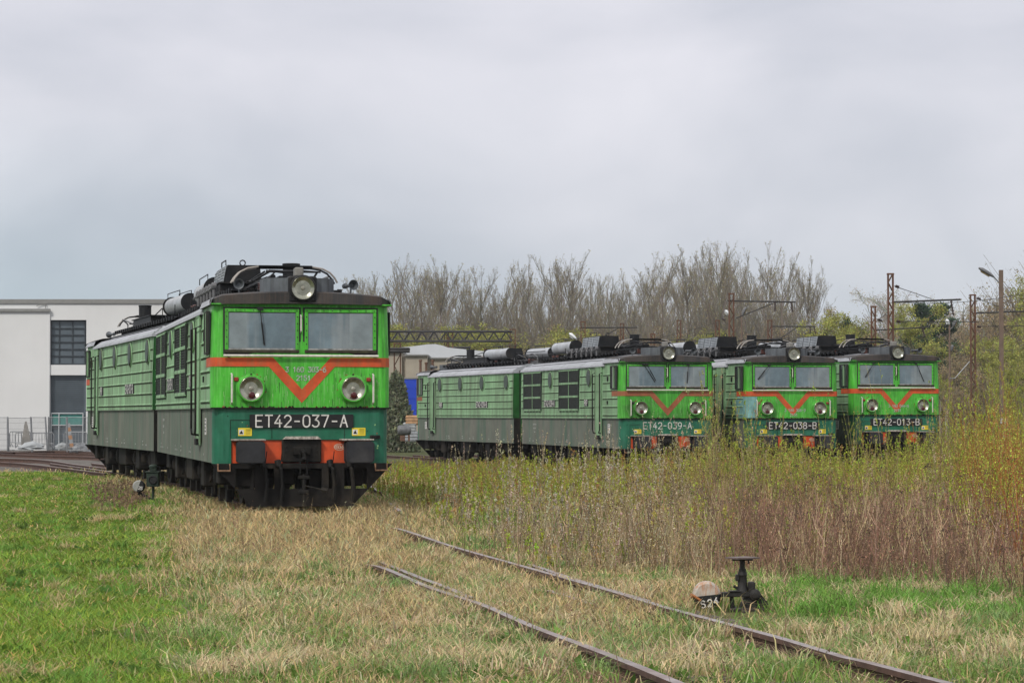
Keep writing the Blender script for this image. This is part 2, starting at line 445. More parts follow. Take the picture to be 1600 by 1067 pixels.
M_deep = mat('gangway_green', (0.015, 0.12, 0.02), rough=0.6, var=0.25, scale=3, streak=0.6, grime=(0.01, 0.04, 0.01))

def paints(seed, k=1.0, dirt=0.0):
    """bright front, teal front, pale side, grey lower side, band"""
    s = f'_{seed}'
    br = mat('front_green' + s, (0.075 * k, 0.50 * k, 0.035 * k), rough=0.5, var=0.20, scale=2.5, fade=0.50, fadecol=(0.32, 0.66, 0.24), fscale=(30, 30, 2.2),
             streak=0.75, sscale=(13, 13, 0.9), smid=0.555 - .04 * dirt, grime=(0.035, 0.12, 0.02), seed=seed, blotch=.18 + .4 * dirt)
    te = mat('skirt_green' + s, (0.010, 0.150, 0.078), rough=0.5, var=0.25, scale=2.5, fade=0.25, fadecol=(0.10, 0.30, 0.22), fscale=(8, 8, 0.9),
             blotch=0.45 + .2 * dirt, grime=(0.02, 0.065, 0.05), seed=seed + 1)
    pa = mat('side_green' + s, (0.26 * k, 0.47 * k, 0.245 * k), rough=0.65, var=0.2, scale=1.2, fade=0.45, fadecol=(0.36, 0.54, 0.34), fscale=(3, 3, 0.5),
             streak=0.8, sscale=(3.2, 3.2, 0.25), smid=0.51, grime=(0.10, 0.115, 0.075), seed=seed + 2, blotch=.25)
    gr = mat('side_grey' + s, (0.15, 0.155, 0.125), rough=0.75, var=0.2, scale=1.5, fade=0.5, fadecol=(0.19, 0.18, 0.155), fscale=(2, 2, 0.4),
             streak=0.85, sscale=(2.4, 2.4, 0.16), smid=0.50, grime=(0.05, 0.115, 0.075), seed=seed + 3)
    ba = mat('band_orange' + s, (0.60, 0.085, 0.02), rough=0.6, var=0.2, scale=4, streak=0.6, sscale=(9, 9, 0.9), grime=(0.25, 0.12, 0.04), seed=seed + 4, smid=.53)
    return br, te, pa, gr, ba

BODY_L = 14.65
def section(root, M, P, text, side_text, op):
    """one half of a locomotive; local frame: x right seen from the front, front face at y=0, rail head z=0"""
    br, te, pa, gr, ba = P
    def part(mb, name, mats, smooth=False, parent=None):
        o = mb.build(name, mats, parent or root, smooth, None if parent else M); return o
    HW = 1.59
    # body shell -----------------------------------------------------------
    b = MB()
    cor = [(-HW, .34), (-HW, .20), (-HW + .025, .10), (-HW + .085, .03), (-HW + .17, 0.0)]
    out = [(-HW, BODY_L)] + cor + [(0, -0.012)] + [(-x, y) for x, y in cor[::-1]] + [(HW, BODY_L)]
    def wall(z0, z1, mfront, mside, inset0=0.0, inset1=0.0, top_in=0.0, front_split=False):
        for i in range(len(out) - 1):
            (xa, ya), (xb, yb) = out[i], out[i + 1]
            front = max(ya, yb) < 0.5
            mm = mfront if front else mside
            f = lambda x, y, ins, r: (x * (1 - ins / HW - r), y + ins + (r * 2.0 if y < 0.5 else 0), 0)
            p = []
            for (x, y, z, ins, r) in ((xa, ya, z0, inset0, 0), (xb, yb, z0, inset0, 0), (xb, yb, z1, inset1, top_in), (xa, ya, z1, inset1, top_in)):
                q = f(x, y, ins, r); p.append((q[0], q[1], z))
            b.add(p, [(0, 1, 2, 3)], mm)
    wall(1.78, 2.55, 0, 1)
    wall(2.55, 3.60, 0, 1, top_in=0.018)
    # lower shell
    LW = 1.555
    def lw(xa, ya, xb, yb, z0, z1, mm): b.add([(xa, ya, z0), (xb, yb, z0), (xb, yb, z1), (xa, ya, z1)], [(0, 1, 2, 3)], mm)
    lc = [(-LW, .34), (-LW, .21), (-LW + .025, .115), (-LW + .08, .05), (-LW + .165, .02)]
    for s_ in (-1, 1):
        pts = [(-x * -s_, y) for x, y in lc] if s_ > 0 else lc
        pts = [(x * (1 if s_ < 0 else -1), y) for x, y in lc]
        for i in range(4): lw(*pts[i], *pts[i + 1], .80, 1.78, 2)
        lw(*pts[4], s_ * 1.24, .02, .80, 1.78, 2)
        lw(s_ * 1.24, .02, s_ * 1.24, .5, .80, 1.22, 2)
        lw(s_ * LW, .34, s_ * LW, BODY_L, .81, 1.78, 3)
    lw(-1.24, .02, 1.24, .02, 1.22, 1.78, 2)
    b.add([(-1.24, .02, 1.22), (1.24, .02, 1.22), (1.24, .5, 1.22), (-1.24, .5, 1.22)], [(0, 1, 2, 3)], 5)
    # ledge line between the shells
    b.box(-1.60, 1.60, -.03, .10, 1.765, 1.79, 5)
    for s_ in (-1, 1): b.box(min(s_ * 1.57, s_ * 1.60), max(s_ * 1.57, s_ * 1.60), .10, BODY_L, 1.77, 1.785, 3)
    # bottom and rear
    b.add([(-LW, .18, .81), (LW, .18, .81), (LW, BODY_L, .81), (-LW, BODY_L, .81)], [(0, 1, 2, 3)], 5)
    b.add([(-LW, .5, .805), (LW, .5, .805), (LW, .5, 1.3), (-LW, .5, 1.3)], [(0, 1, 2, 3)], 5)
    b.add([(-HW, BODY_L, 1.78), (HW, BODY_L, 1.78), (HW * .98, BODY_L, 3.62), (-HW * .98, BODY_L, 3.62)], [(0, 1, 2, 3)], 4)
    b.add([(-LW, BODY_L, .81), (LW, BODY_L, .81), (LW, BODY_L, 1.78), (-LW, BODY_L, 1.78)], [(0, 1, 2, 3)], 5)
    # pressed ribs along both sides
    def rib(s_, y0, y1, z):
        x = s_ * (HW - (0.028 * max(0, z - 2.55) / 1.05))
        xo = x + s_ * 0.022
        b.add([(x, y0, z + .022), (x, y1, z + .022), (xo, y1, z + .004), (xo, y0, z + .004), (xo, y1, z - .010), (xo, y0, z - .010), (x, y1, z - .018), (x, y0, z - .018)],
              [(0, 1, 2, 3), (3, 2, 4, 5), (5, 4, 6, 7), (0, 3, 5, 7), (1, 6, 4, 2)], 1)
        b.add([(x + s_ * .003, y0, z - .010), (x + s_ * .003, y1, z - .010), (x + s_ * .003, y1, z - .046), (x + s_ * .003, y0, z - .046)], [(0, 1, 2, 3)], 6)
    port = {-1: (4.1, 9.8), 1: (4.0, 7.2, 10.4, 13.8)}
    gril = {-1: ((5.5, 8.4), (11.2, 14.1)), 1: ()}
    def free(s_, z, y0, y1):
        """rib pieces between door, portholes, grilles"""
        cuts = [(2.25, 3.35)]
        if z < 1.95: cuts = [(2.25, 3.35)]
        for yc in port[s_]:
            if z > 2.88: cuts.append((yc - .36, yc + .36))
        for a, c in gril[s_]:
            if 2.0 < z: cuts.append((a - .08, c + .08))
        if z > 2.75: cuts.append((-.1, 1.15))
        cuts.sort(); y = y0
        for a, c in cuts:
            if a > y + .1: rib(s_, y, a, z)
            y = max(y, c)
        if y < y1 - .1: rib(s_, y, y1, z)
    for s_ in (-1, 1):
        for z in (1.90, 2.17, 2.44, 2.70, 2.96, 3.22): free(s_, z, .35, BODY_L - .04)
    # vertical seams of the lower side sheets
    for s_ in (-1, 1):
        for y in (1.15, 4.4, 7.6, 10.8):
            xo = s_ * (LW + .006)
            b.box(min(s_ * LW, xo), max(s_ * LW, xo), y, y + .03, .83, 1.76, 3)
    rw = random.Random(op.get('wear_seed', 3)); yw = -.0148
    for i in range(70):        # chipped lower edge of the upper shell
        x = rw.uniform(-1.42, 1.42); w0 = rw.uniform(.008, .05); h0 = rw.uniform(.006, .035)
        b.add([(x, yw, 1.79), (x + w0, yw, 1.79), (x + w0 * .7, yw, 1.79 + h0), (x + w0 * .2, yw, 1.79 + h0 * .8)], [(0, 1, 2, 3)], 5 if rw.random() < .7 else 7)
    for i in range(230):       # paint runs, pale and dark
        x = rw.uniform(-1.40, 1.40); z1 = rw.uniform(1.86, 2.48); l0 = rw.uniform(.03, .26) ** 1.2; w0 = rw.uniform(.0015, .005); l0 = min(l0, z1 - 1.80)
        if abs(x) < .36 and z1 > 2.2: continue
        b.add([(x - w0 / 2, yw, z1 - l0), (x + w0 / 2, yw, z1 - l0), (x + w0, yw, z1), (x - w0, yw, z1)], [(0, 1, 2, 3)], 8 if rw.random() < .72 else 6)
    for s_ in (-1, 1):         # rust round the lamp rims
        for i in range(5):
            a0 = rw.uniform(-.6, 2.4) if s_ < 0 else rw.uniform(.6, 3.6); r0 = rw.uniform(.255, .272); c0 = (s_ * .905 + r0 * math.cos(a0), 2.12 + r0 * math.sin(a0)); q0 = rw.uniform(.010, .035)
            b.add([(c0[0] - q0, yw - .002, c0[1] - q0 * .5), (c0[0] + q0 * .6, yw - .002, c0[1] - q0), (c0[0] + q0, yw - .002, c0[1] + q0 * .7), (c0[0] - q0 * .4, yw - .002, c0[1] + q0)], [(0, 1, 2, 3)], 7)
    for i in range(26):        # scratches and chips on the skirt
        x = rw.choice((rw.uniform(-1.38, -.95), rw.uniform(.95, 1.38))); z = rw.uniform(.83, 1.7); w0 = rw.uniform(.006, .03)
        b.add([(x, .0165, z), (x + w0, .0165, z + .004), (x + w0 * .8, .0165, z + w0 * 1.3), (x + .002, .0165, z + w0)], [(0, 1, 2, 3)], rw.choice((5, 7, 8, 5)))
    body = part(b, 'body', [br, pa, te, gr, M_deep, M_black, M_ribdirt, M_rustchip, M_palerun])
    # gutter under the visor
    # orange band + chevron ---------------------------------------------------
    c = MB(); yf = -.0165
    def fy(z): return yf + (max(0, z - 2.55) / 1.05) * 0.036
    zt, zb = 2.67, 2.51
    def q(pts, dy=0.0): c.add([(x, fy(z) - dy, z) for x, z in pts], [tuple(range(len(pts)))])
    q([(-1.42, zb), (-.585, zb), (-.51, zt), (-1.42, zt)]); q([(.585, zb), (1.42, zb), (1.42, zt), (.51, zt)])
    q([(-.585, zb), (0, 1.87), (0, 2.11), (-.51, zt)]); q([(0, 1.87), (.585, zb), (.51, zt), (0, 2.11)])
    for s_ in (-1, 1):
        e_ = .006
        pl = [(-s_ * x, y) for x, y in [(HW + e_, 1.05), (HW + e_, .20), (HW - .025 + e_, .10 - e_), (HW - .085 + e_, .03 - e_), (1.42, fy(2.5))]]
        for i in range(4):
            (xa, ya), (xb, yb) = pl[i], pl[i + 1]
            c.add([(xa, ya, zb), (xb, yb, zb), (xb * .9995, yb + .0035, zt), (xa * .9995, ya, zt)], [(0, 1, 2, 3)])
    part(c, 'warning_band', [op.get('band', ba)])
    if op.get('patch'):
        pb = MB()
        x_ = -HW - .0045
        pb.prism([(0.2, 0), (1.1, .05), (1.25, .55), (.9, .72), (.2, .70)], (x_, 0, 1.80), (0, 1, 0), (0, 0, 1), (1, 0, 0), 0, .003)
        pb.add([(-1.42, yf, 1.80), (-1.20, yf, 1.80), (-1.26, yf, 2.2), (-1.22, yf, 2.49), (-1.42, yf, 2.49)], [(0, 1, 2, 3, 4)])
        pl = [(-HW - .005, .2), (-HW - .005, .19), (-HW + .021, .095), (-HW + .08, .024), (-1.42, yf)]
        for i in range(4): pb.add([(*pl[i], 1.80), (*pl[i + 1], 1.80), (*pl[i + 1], 2.49), (*pl[i], 2.49)], [(0, 1, 2, 3)])
        part(pb, 'primer_patch', [mat('primer_blue', (0.20, 0.40, 0.40), rough=0.8, var=0.25, scale=5, streak=.5, grime=(.12, .25, .15))])
    # windscreens ---------------------------------------------------------------
    for k, (x0, x1) in enumerate(((-1.36, -.05), (.05, 1.33))):
        z0, z1 = 2.75, 3.53
        f = MB(); y0 = .012
        W = .062
        def fr(a0, a1, b0, b1, y, mi): f.bbox(a0, a1, y, .09, b0, b1, .008, mi)
        # rubber surround then green frame then glass
        f.box(x0 - .03, x1 + .03, y0 - .010, .08, z0 - .03, z1 + .03, 1)
        fr(x0, x1, z1 - W * 1.0, z1, y0 - .035, 0); fr(x0, x1, z0, z0 + W * .9, y0 - .035, 2)
        fr(x0, x0 + W, z0 + W * .9, z1 - W * 1.0, y0 - .034, 0); fr(x1 - W, x1, z0 + W * .9, z1 - W * 1.0, y0 - .034, 0)
        for i in range(9):
            xx = x0 + .04 + (x1 - x0 - .08) * i / 8
            f.box(xx - .009, xx + .009, y0 - .041, y0 - .03, z1 - .036, z1 - .022, 1)
        for i in range(5):
            for xx in (x0 + .03, x1 - .03):
                zz = z0 + .16 + (z1 - z0 - .3) * i / 4
                f.box(xx - .009, xx + .009, y0 - .041, y0 - .03, zz - .009, zz + .009, 1)
        fo = part(f, 'windscreen_frame', [br, M_rubber, M_grim])
        f = MB(); f.box(x0 + W - .02, x1 - W + .02, y0 - .022, y0 + .03, z0 + W - .02, z1 - W + .03, 0)
        f.box(x0 + W - .02, x1 - W + .02, y0 - .0245, y0 - .02, z1 - W - .012, z1 - W + .02, 1)
        f.box(x0 + W - .02, x0 + W + .004, y0 - .0245, y0 - .02, z0 + W, z1 - W, 1); f.box(x1 - W - .004, x1 - W + .02, y0 - .0245, y0 - .02, z0 + W, z1 - W, 1)
        f.box(x0 + W, x1 - W, y0 - .024, y0 - .02, z0 + W * .9, z0 + W * .9 + .028, 2)
        xa = x0 + .80 if k else x0 + .08; xb = x1 - W - .01 if k else x0 + .38
        f.box(xa, xb, y0 - .0235, y0 - .02, z0 + W + .03, z1 - W - .012, 3)
        part(f, 'glass', [M_glass, M_rubber, M_deskstrip, M_glassp], parent=fo)
        wp = op.get('wipers', (((.62, .50, 0.72), ),))
        if k < len(wp):
            for (u0, u1, ln) in wp[k]:
                w_ = MB(); xa = x0 + (x1 - x0) * u0; xb = x0 + (x1 - x0) * u1
                w_.tube([(xa, y0 - .06, z1 - .0), (xa + (xb - xa) * .45, y0 - .085, z1 - ln * .45), (xb, y0 - .05, z1 - ln)], .009, 5)
                w_.tube([(xa + (xb - xa) * .4, y0 - .05, z1 - ln * .38), (xb + .012, y0 - .035, z1 - ln - .02)], .014, 5)
                w_.box(xa - .05, xa + .05, y0 - .07, y0 - .02, z1 - .02, z1 + .03)
                part(w_, 'wiper', [M_platebk], parent=fo)
    h = MB(); h.tube([(-1.39, -.07, 2.70), (1.36, -.07, 2.70)], .022, 8)
    for x in (-1.3, -.4, .4, 1.3): h.box(x - .02, x + .02, -.07, .0, 2.685, 2.70)
    part(h, 'grab_rail', [M_rail_w], True)
    h = MB(); h.tube([(-.02, .0, 3.42), (-.02, -.06, 3.40), (-.02, -.06, 3.14), (-.02, .0, 3.12)], .014, 8); part(h, 'grab_handle', [M_rail_w], True)
    for s_ in (-1, 1):
        x = -1.24 if s_ < 0 else 1.27
        h = MB(); h.tube([(x, .0, 2.38), (x, -.07, 2.36), (x, -.07, 1.88), (x, .0, 1.86)], .019, 8); part(h, 'handrail', [M_rail_w], True)
        h = MB(); x = -1.15 if s_ < 0 else 1.20
        h.bbox(x - .05, x + .03, -.05, .0, 2.25, 2.32, .01); part(h, 'lamp_bracket', [mat('bracket_red', (.30, .03, .02), rough=.6) if op.get('red', 1) else M_rubber])
    # headlights ---------------------------------------------------------------
    for s_ in (-1, 1):
        x = s_ * .905 + .0; l = MB()
        l.lathe((x, .02, 2.12), (0, -1, 0), [(0, .265), (.05, .262), (.055, .245), (.15, .235), (.16, .222), (.155, .205), (.12, .200), (.05, .19)], 28, 0)
        l.tube([(x, -.04, 2.36), (x, -.10, 2.37)], .02, 6, 1)
        lo = part(l, 'headlight', [br, M_black], True)
        l = MB(); l.lathe((x, .02, 2.12), (0, -1, 0), [(.10, .23), (.152, .214), (.158, .205), (.125, .17), (.100, .12), (.085, .06), (.08, .01)], 28, 0)
        l.lathe((x, .02, 2.12), (0, -1, 0), [(.08, .042), (.125, .040), (.135, .028), (.14, .005)], 14, 1)
        part(l, 'lens', [M_lens, M_bulb], True, lo)
        l = MB(); l.lathe((x + .01, .02, 2.005), (0, -1, 0), [(.10, .06), (.145, .058), (.158, .035), (.161, .005)], 16, 0)
        part(l, 'tail_lamp', [M_red], True, lo)
    # top lamp housing -----------------------------------------------------------
    t = MB()
    t.bbox(-.25, .25, -.13, .45, 3.64, 4.11, .03, 0)
    # side fairings (angled back)
    for s_ in (-1, 1):
        xs = .66 if s_ < 0 else .60
        t.prism([(s_ * .25, -.02), (s_ * (xs - .12), .06), (s_ * xs, .25), (s_ * xs, .85), (s_ * .25, .85)], (0, 0, 0), (1, 0, 0), (0, 1, 0), (0, 0, 1), 3.70, 4.08, 1)
    to = part(t, 'lamp_housing', [M_soot, M_sootgrey])
    t = MB(); t.lathe((0, -.10, 3.895), (0, -1, 0), [(0, .235), (.05, .235), (.08, .225), (.085, .205), (.05, .20), (.02, .19)], 30, 0)
    t2 = part(t, 'lamp_rim', [M_soot], True, to)
    t = MB(); t.lathe((0, -.10, 3.895), (0, -1, 0), [(.04, .21), (.078, .206), (.082, .198), (.05, .16), (.03, .11), (.015, .05), (.012, .01)], 30, 0)
    t.lathe((0, -.10, 3.895), (0, -1, 0), [(.012, .04), (.05, .038), (.06, .028), (.064, .005)], 12, 1)
    part(t, 'lens', [M_lens, M_bulb], True, to)
    t = MB(); t.bbox(-.12, .03, .0, .3, 4.11, 4.27, .02, 0); part(t, 'aerial_box', [mat('aerial_grey', (.25, .24, .22), var=.3)])
    # visor / cab roof -----------------------------------------------------------
    r = MB(); n = 16
    def crown(x, base, h_): return base + h_ * (1 - abs(x / 1.62) ** 2.2) - (.05 if abs(x) > 1.6 else 0)
    xs = [-1.62 + 3.24 * i / n for i in range(n + 1)]
    plan = lambda x: -.11 + .10 * abs(x / 1.62) ** 4 + (.16 if abs(x) > 1.61 else 0)
    def vis_z(x): return 3.625 - .012 * abs(x), crown(x, 3.73, .085)
    rows = []
    for (yo, sx, sz) in ((0, 1, 0), (0, 1, 1), (.10, .985, 1.25), (.5, .97, 1.5), (2.3, .97, 1.5)):
        row = []
        for x in xs:
            lo_, hi_ = vis_z(x)
            z = lo_ if sz == 0 else hi_ + (sz - 1) * .10
            y = plan(x) + yo if yo < 1 else yo
            row.append((x * sx, y, z))
        rows.append(row)
    for a in range(len(rows) - 1):
        for i in range(n):
            r.add([rows[a][i], rows[a][i + 1], rows[a + 1][i + 1], rows[a + 1][i]], [(0, 1, 2, 3)], 0)
    r.add([*rows[0], (1.5, .2, 3.60), (-1.5, .2, 3.60)], [tuple(range(n + 3))], 0)
    # side skirt of cab roof
    for s_ in (-1, 1):
        r.add([(s_ * 1.62, .05, 3.60), (s_ * 1.62, 2.3, 3.60), (s_ * 1.57, 2.3, 3.72), (s_ * 1.57, .05, 3.72)], [(0, 1, 2, 3)], 1)
        r.add([(s_ * 1.62, .05, 3.60), (s_ * 1.62, 2.3, 3.60), (s_ * 1.55, 2.3, 3.60), (s_ * 1.55, .05, 3.60)], [(0, 1, 2, 3)], 0)
    r.box(-1.60, 1.60, -.035, .1, 3.60, 3.622, 2)
    part(r, 'cab_roof', [M_visor, M_roofl, br], True)
    # main roof
    r = MB()
    prof = [(-1.625, 3.50), (-1.61, 3.56), (-1.42, 3.70), (-1.38, 3.715), (-1.12, 3.80), (-1.08, 3.84), (-.6, 3.90), (0, 3.92)]
    prof = prof + [(-x, z) for x, z in prof[-2::-1]]
    m_ = len(prof)
    ys = [2.05, 5.2, 8.3, 11.4, BODY_L + .03]
    for k in range(len(ys) - 1):
        y0, y1 = ys[k] + (.012 if k else 0), ys[k + 1] - .012
        d = 0.0
        vs = [(x, y0, z + d) for x, z in prof] + [(x, y1, z + d) for x, z in prof]
        fs = [(i, i + 1, m_ + i + 1, m_ + i) for i in range(m_ - 1)]
        for f_ in fs:
            xm = abs(vs[f_[0]][0] + vs[f_[1]][0]) / 2
            r.add([vs[j] for j in f_], [(0, 1, 2, 3)], 0 if xm > 1.0 else 1)
    r.add([(x, 2.05, z) for x, z in prof], [tuple(range(m_))], 0); r.add([(x, BODY_L + .018, z) for x, z in prof], [tuple(range(m_))], 0)
    for s_ in (-1, 1):
        r.box(min(s_ * 1.36, s_ * 1.395), max(s_ * 1.36, s_ * 1.395), 2.1, BODY_L, 3.70, 3.728, 1)
        r.box(min(s_ * 1.08, s_ * 1.12), max(s_ * 1.08, s_ * 1.12), 2.1, BODY_L, 3.82, 3.845, 1)
    part(r, 'roof', [M_roofl, M_soot])
    # walkway boards with hooks
    for s_ in (-1, 1):
        w_ = MB()
        w_.box(min(s_ * .72, s_ * 1.02), max(s_ * .72, s_ * 1.02), 2.3, BODY_L - .1, 3.96, 3.985)
        for i in range(26):
            y = 2.5 + i * .46
            w_.box(min(s_ * .98, s_ * 1.06), max(s_ * .98, s_ * 1.06), y, y + .10, 3.92, 4.01)
            w_.box(min(s_ * .80, s_ * .86), max(s_ * .80, s_ * .86), y, y + .04, 3.86, 3.96)
        part(w_, 'walkway', [M_soot])
    # side windows, doors, portholes, grilles -------------------------------------
    for s_ in (-1, 1):
        sx = s_ * (HW - .006)
        def sb(mb, y0, y1, z0, z1, d0, d1, mi, bb=0):
            a, c_ = sorted((sx + s_ * d0, sx + s_ * d1))
            (mb.bbox(a, c_, y0, y1, z0, z1, bb, mi) if bb else mb.box(a, c_, y0, y1, z0, z1, mi))
        w_ = MB(); sb(w_, .36, 1.12, 2.76, 3.50, 0, .02, 0); sb(w_, .36, 1.12, 3.47, 3.50, .02, .05, 1); sb(w_, .36, 1.12, 2.74, 2.77, .02, .05, 1)
        sb(w_, .34, .38, 2.77, 3.47, .02, .05, 1); sb(w_, .70, .74, 2.77, 3.47, .02, .06, 2); sb(w_, 1.09, 1.13, 2.77, 3.47, .02, .05, 1)
        wo_ = part(w_, 'side_window', [M_glassd, M_rubber, pa])
        w_ = MB(); sb(w_, .30, .36, 2.72, 3.50, .02, .085 if s_ < 0 else .035, 0, .01); part(w_, 'wind_deflector', [M_rubber], parent=wo_)
        d = MB(); sb(d, 2.42, 3.18, 1.15, 3.47, -.01, .018, 0)
        sb(d, 2.37, 2.42, 1.10, 3.52, 0, .028, 0); sb(d, 3.18, 3.23, 1.10, 3.52, 0, .028, 0); sb(d, 2.37, 3.23, 3.47, 3.52, 0, .03, 0)
        for z in (2.17, 2.70, 3.22): sb(d, 2.46, 3.14, z - .015, z + .02, .018, .032, 0)
        do = part(d, 'cab_door', [pa])
        for y in (2.32, 3.28):
            hr = MB(); o_ = sx + s_ * .10
            hr.tube([(sx, y, 3.30), (o_, y, 3.26), (o_, y, 1.40), (o_, y + (.12 if y < 3 else -.12), 1.30), (sx, y + (.12 if y < 3 else -.12), 1.28)], .022, 6)
            part(hr, 'handrail', [M_black], True, do)
        hh = MB(); sb(hh, 2.60, 2.95, 1.10, 1.22, .0, .07, 0, .01); part(hh, 'door_step', [M_black], parent=do)
        for y in (1.55,):
            hh = MB(); sb(hh, y, y + .12, 3.0, 3.16, 0, .02, 0); part(hh, 'lock_plate', [M_black])
            hh = MB(); sb(hh, y, y + .10, 2.25, 2.36, 0, .03, 0); part(hh, 'lock_plate', [M_black])
        for yc in port[s_]:
            p_ = MB(); zc = 3.15 if s_ < 0 else 3.165
            p_.lathe((sx, yc, zc), (s_, 0, 0), [(0, .31), (.022, .305), (.024, .27)], 24, 0)
            p_.lathe((sx, yc, zc), (s_, 0, 0), [(.01, .285), (.034, .280), (.036, .262), (.034, .26)], 24, 1)
            po = part(p_, 'porthole', [pa, M_grim], True)
            p_ = MB(); p_.lathe((sx, yc, zc), (s_, 0, 0), [(.03, .265), (.046, .255), (.047, .1)], 24, 0)
            part(p_, 'glass', [M_porth], True, po)
        for a, c_ in gril[s_]:
            g_ = MB(); z0, z1 = 2.05, 3.46
            sb(g_, a, c_, z0, z1, 0, .02, 1)
            for y in (a, c_ - .05): sb(g_, y, y + .05, z0, z1, .02, .05, 1, .008)
            mid = (a + c_) / 2
            sb(g_, mid - .022, mid + .022, z0, z1, .02, .04, 0, .008)
            for z in (z0 - .02, z0 + .44, z0 + .90, z1 - .04): sb(g_, a, c_, z, z + .075 if z < z1 - .1 else z + .05, .02, .045, 0, .008)
            for i in range(6):
                y = a + .2 + i * (c_ - a - .4) / 5
                sb(g_, y - .03, y + .03, z0 - .05, z0 - .02, 0, .05, 1)
            go = part(g_, 'ventilation_grille', [pa, M_mesh])
            sl = MB()
            for i in range(26):
                z = z0 + .06 + i * .052
                sb(sl, a + .08, c_ - .08, z, z + .018, .020, .034, 0)
            part(sl, 'louvre', [M_mesh], parent=go)
        # number plates and letters on the side
        u = (0, s_, 0); nrm = (s_, 0, 0)
        yy = 9.85 if s_ < 0 else 10.4
        for (t_, y, z, hgt) in ((side_text, yy if s_ > 0 else 9.85, 2.305, .20), ('PKP', 4.45 if s_ < 0 else 4.2, 2.305, .19)):
            pl = MB(); wd = text_w(t_, hgt, .8) + .08
            a, c_ = sorted((sx, sx + s_ * .03)); pl.box(a, c_, y - wd / 2, y + wd / 2, z - hgt * .62, z + hgt * .62, 0)
            po = part(pl, 'number_plate' if t_ != 'PKP' else 'operator_plate', [M_platebk])
            tx = MB(); lettering(tx, t_, (sx + s_ * .03, y, z), u, (0, 0, 1), nrm, hgt, hgt * .17, .8)
            part(tx, 'lettering', [M_white], parent=po)
        st = MB(); xx = s_ * (LW + .003)
        rr = random.Random(5 + s_)
        for y, z, w0, h0 in ((1.55, 1.45, .30, .30),):
            a, c_ = sorted((xx, xx + s_ * .006)); st.box(a, c_, y - w0 / 2, y + w0 / 2, z - h0 / 2, z + h0 / 2, 0)
            for i in range(4):
                a, c_ = sorted((xx + s_ * .006, xx + s_ * .009)); st.box(a, c_, y - .11, y + .11, z - .10 + i * .065, z - .075 + i * .065, 1)
        part(st, 'data_plate', [M_white, M_sootgrey])
        M_st = mat('stencil_side', (.34, .36, .32), var=.4, scale=18)
        for y in (1.9, 4.9, 5.2, 7.3, 8.4, 8.9, 11.2, 12.6, 13.2):
            a, c_ = sorted((xx, xx + s_ * .005))
            for j in range(rr.randint(1, 2)):
                z = .92 + j * .08; st = MB(); st.box(a, c_, y, y + rr.uniform(.10, .24), z, z + .04); part(st, 'stencil_mark', [M_st])
        if op.get('front', True): 
            for j, (y, z, l_) in enumerate(((12.2, 1.52, .55), (12.3, 1.38, .4), (12.35, 1.24, .2))):
                a, c_ = sorted((xx, xx + s_ * .005)); st = MB(); st.box(a, c_, y, y + l_, z, z + .055); part(st, 'stencil_mark', [M_st])
    # front skirt: number, stickers -------------------------------------------------
    pl = MB(); zc = 1.55
    if op.get('plate', True):
        pl.bbox(-.92, .92, -.012, .03, zc - .118, zc + .118, .004, 0)
        po = part(pl, 'number_plate', [M_platebk]); yb = -.013
    else: po = None; yb = .018
    tx = MB(); lettering(tx, text, (0, yb, zc), (1, 0, 0), (0, 0, 1), (0, -1, 0), .205, .024, .812)
    if po: part(tx, 'lettering', [M_white], parent=po)
    else: part(tx, 'number_lettering', [M_white])
    if op.get('upic'):
        tx = MB(); a, c_ = op['upic']; zz = op.get('upic_z', 2.46)
        lettering(tx, a, (.07, yf, zz), (1, 0, 0), (0, 0, 1), (0, -1, 0), .085, .017, .78, .003)
        lettering(tx, c_, (.03, yf, zz - .15), (1, 0, 0), (0, 0, 1), (0, -1, 0), .085, .017, .78, .003)
        part(tx, 'stencilled_number', [M_textfaint])
    for s_ in (-1, 1):
        x = -1.0 if s_ < 0 else 1.02; st = MB()
        st.box(x - .12, x + .12, .008, .03, 1.29, 1.43, 0)
        st.add([(x - .11, .006, 1.31), (x - .02, .006, 1.31), (x - .02, .006, 1.40), (x - .11, .006, 1.40)], [(0, 1, 2, 3)], 2)
        st.add([(x - .10, .004, 1.325), (x - .03, .004, 1.325), (x - .065, .004, 1.39)], [(0, 1, 2)], 1)
        for i in range(4): st.add([(x + .01, .006, 1.32 + i * .025), (x + .10, .006, 1.32 + i * .025), (x + .10, .006, 1.33 + i * .025), (x + .01, .006, 1.33 + i * .025)], [(0, 1, 2, 3)], 1 if i == 3 else 3)
        part(st, 'warning_sticker', [M_yellow, M_platebk, M_white, mat('sticker_print', (.35, .27, .04), var=.1)])
    ln = MB()   # hatch seams on the skirt
    for (x0, x1, z0, z1) in ((-1.26, -.92, 1.565, 1.572), (-1.26, -1.253, 1.24, 1.57), (-.53, -.523, 1.24, 1.43), (.76, .768, 1.24, 1.43)):
        ln.box(x0, x1, .012, .03, z0, z1)
    part(ln, 'hatch_seam', [M_black])
    ln = MB(); ln.bbox(1.22, 1.40, -.03, .03, 1.24, 1.30, .008); ln.tube([(1.30, -.03, 1.27), (1.30, -.08, 1.27)], .025, 8); part(ln, 'socket', [M_black])
    # headstock, coupler, buffers ---------------------------------------------------
    hs = MB(); hs.box(-1.235, 1.235, .05, .30, .81, 1.215, 0)
    part(hs, 'headstock', [M_orange])
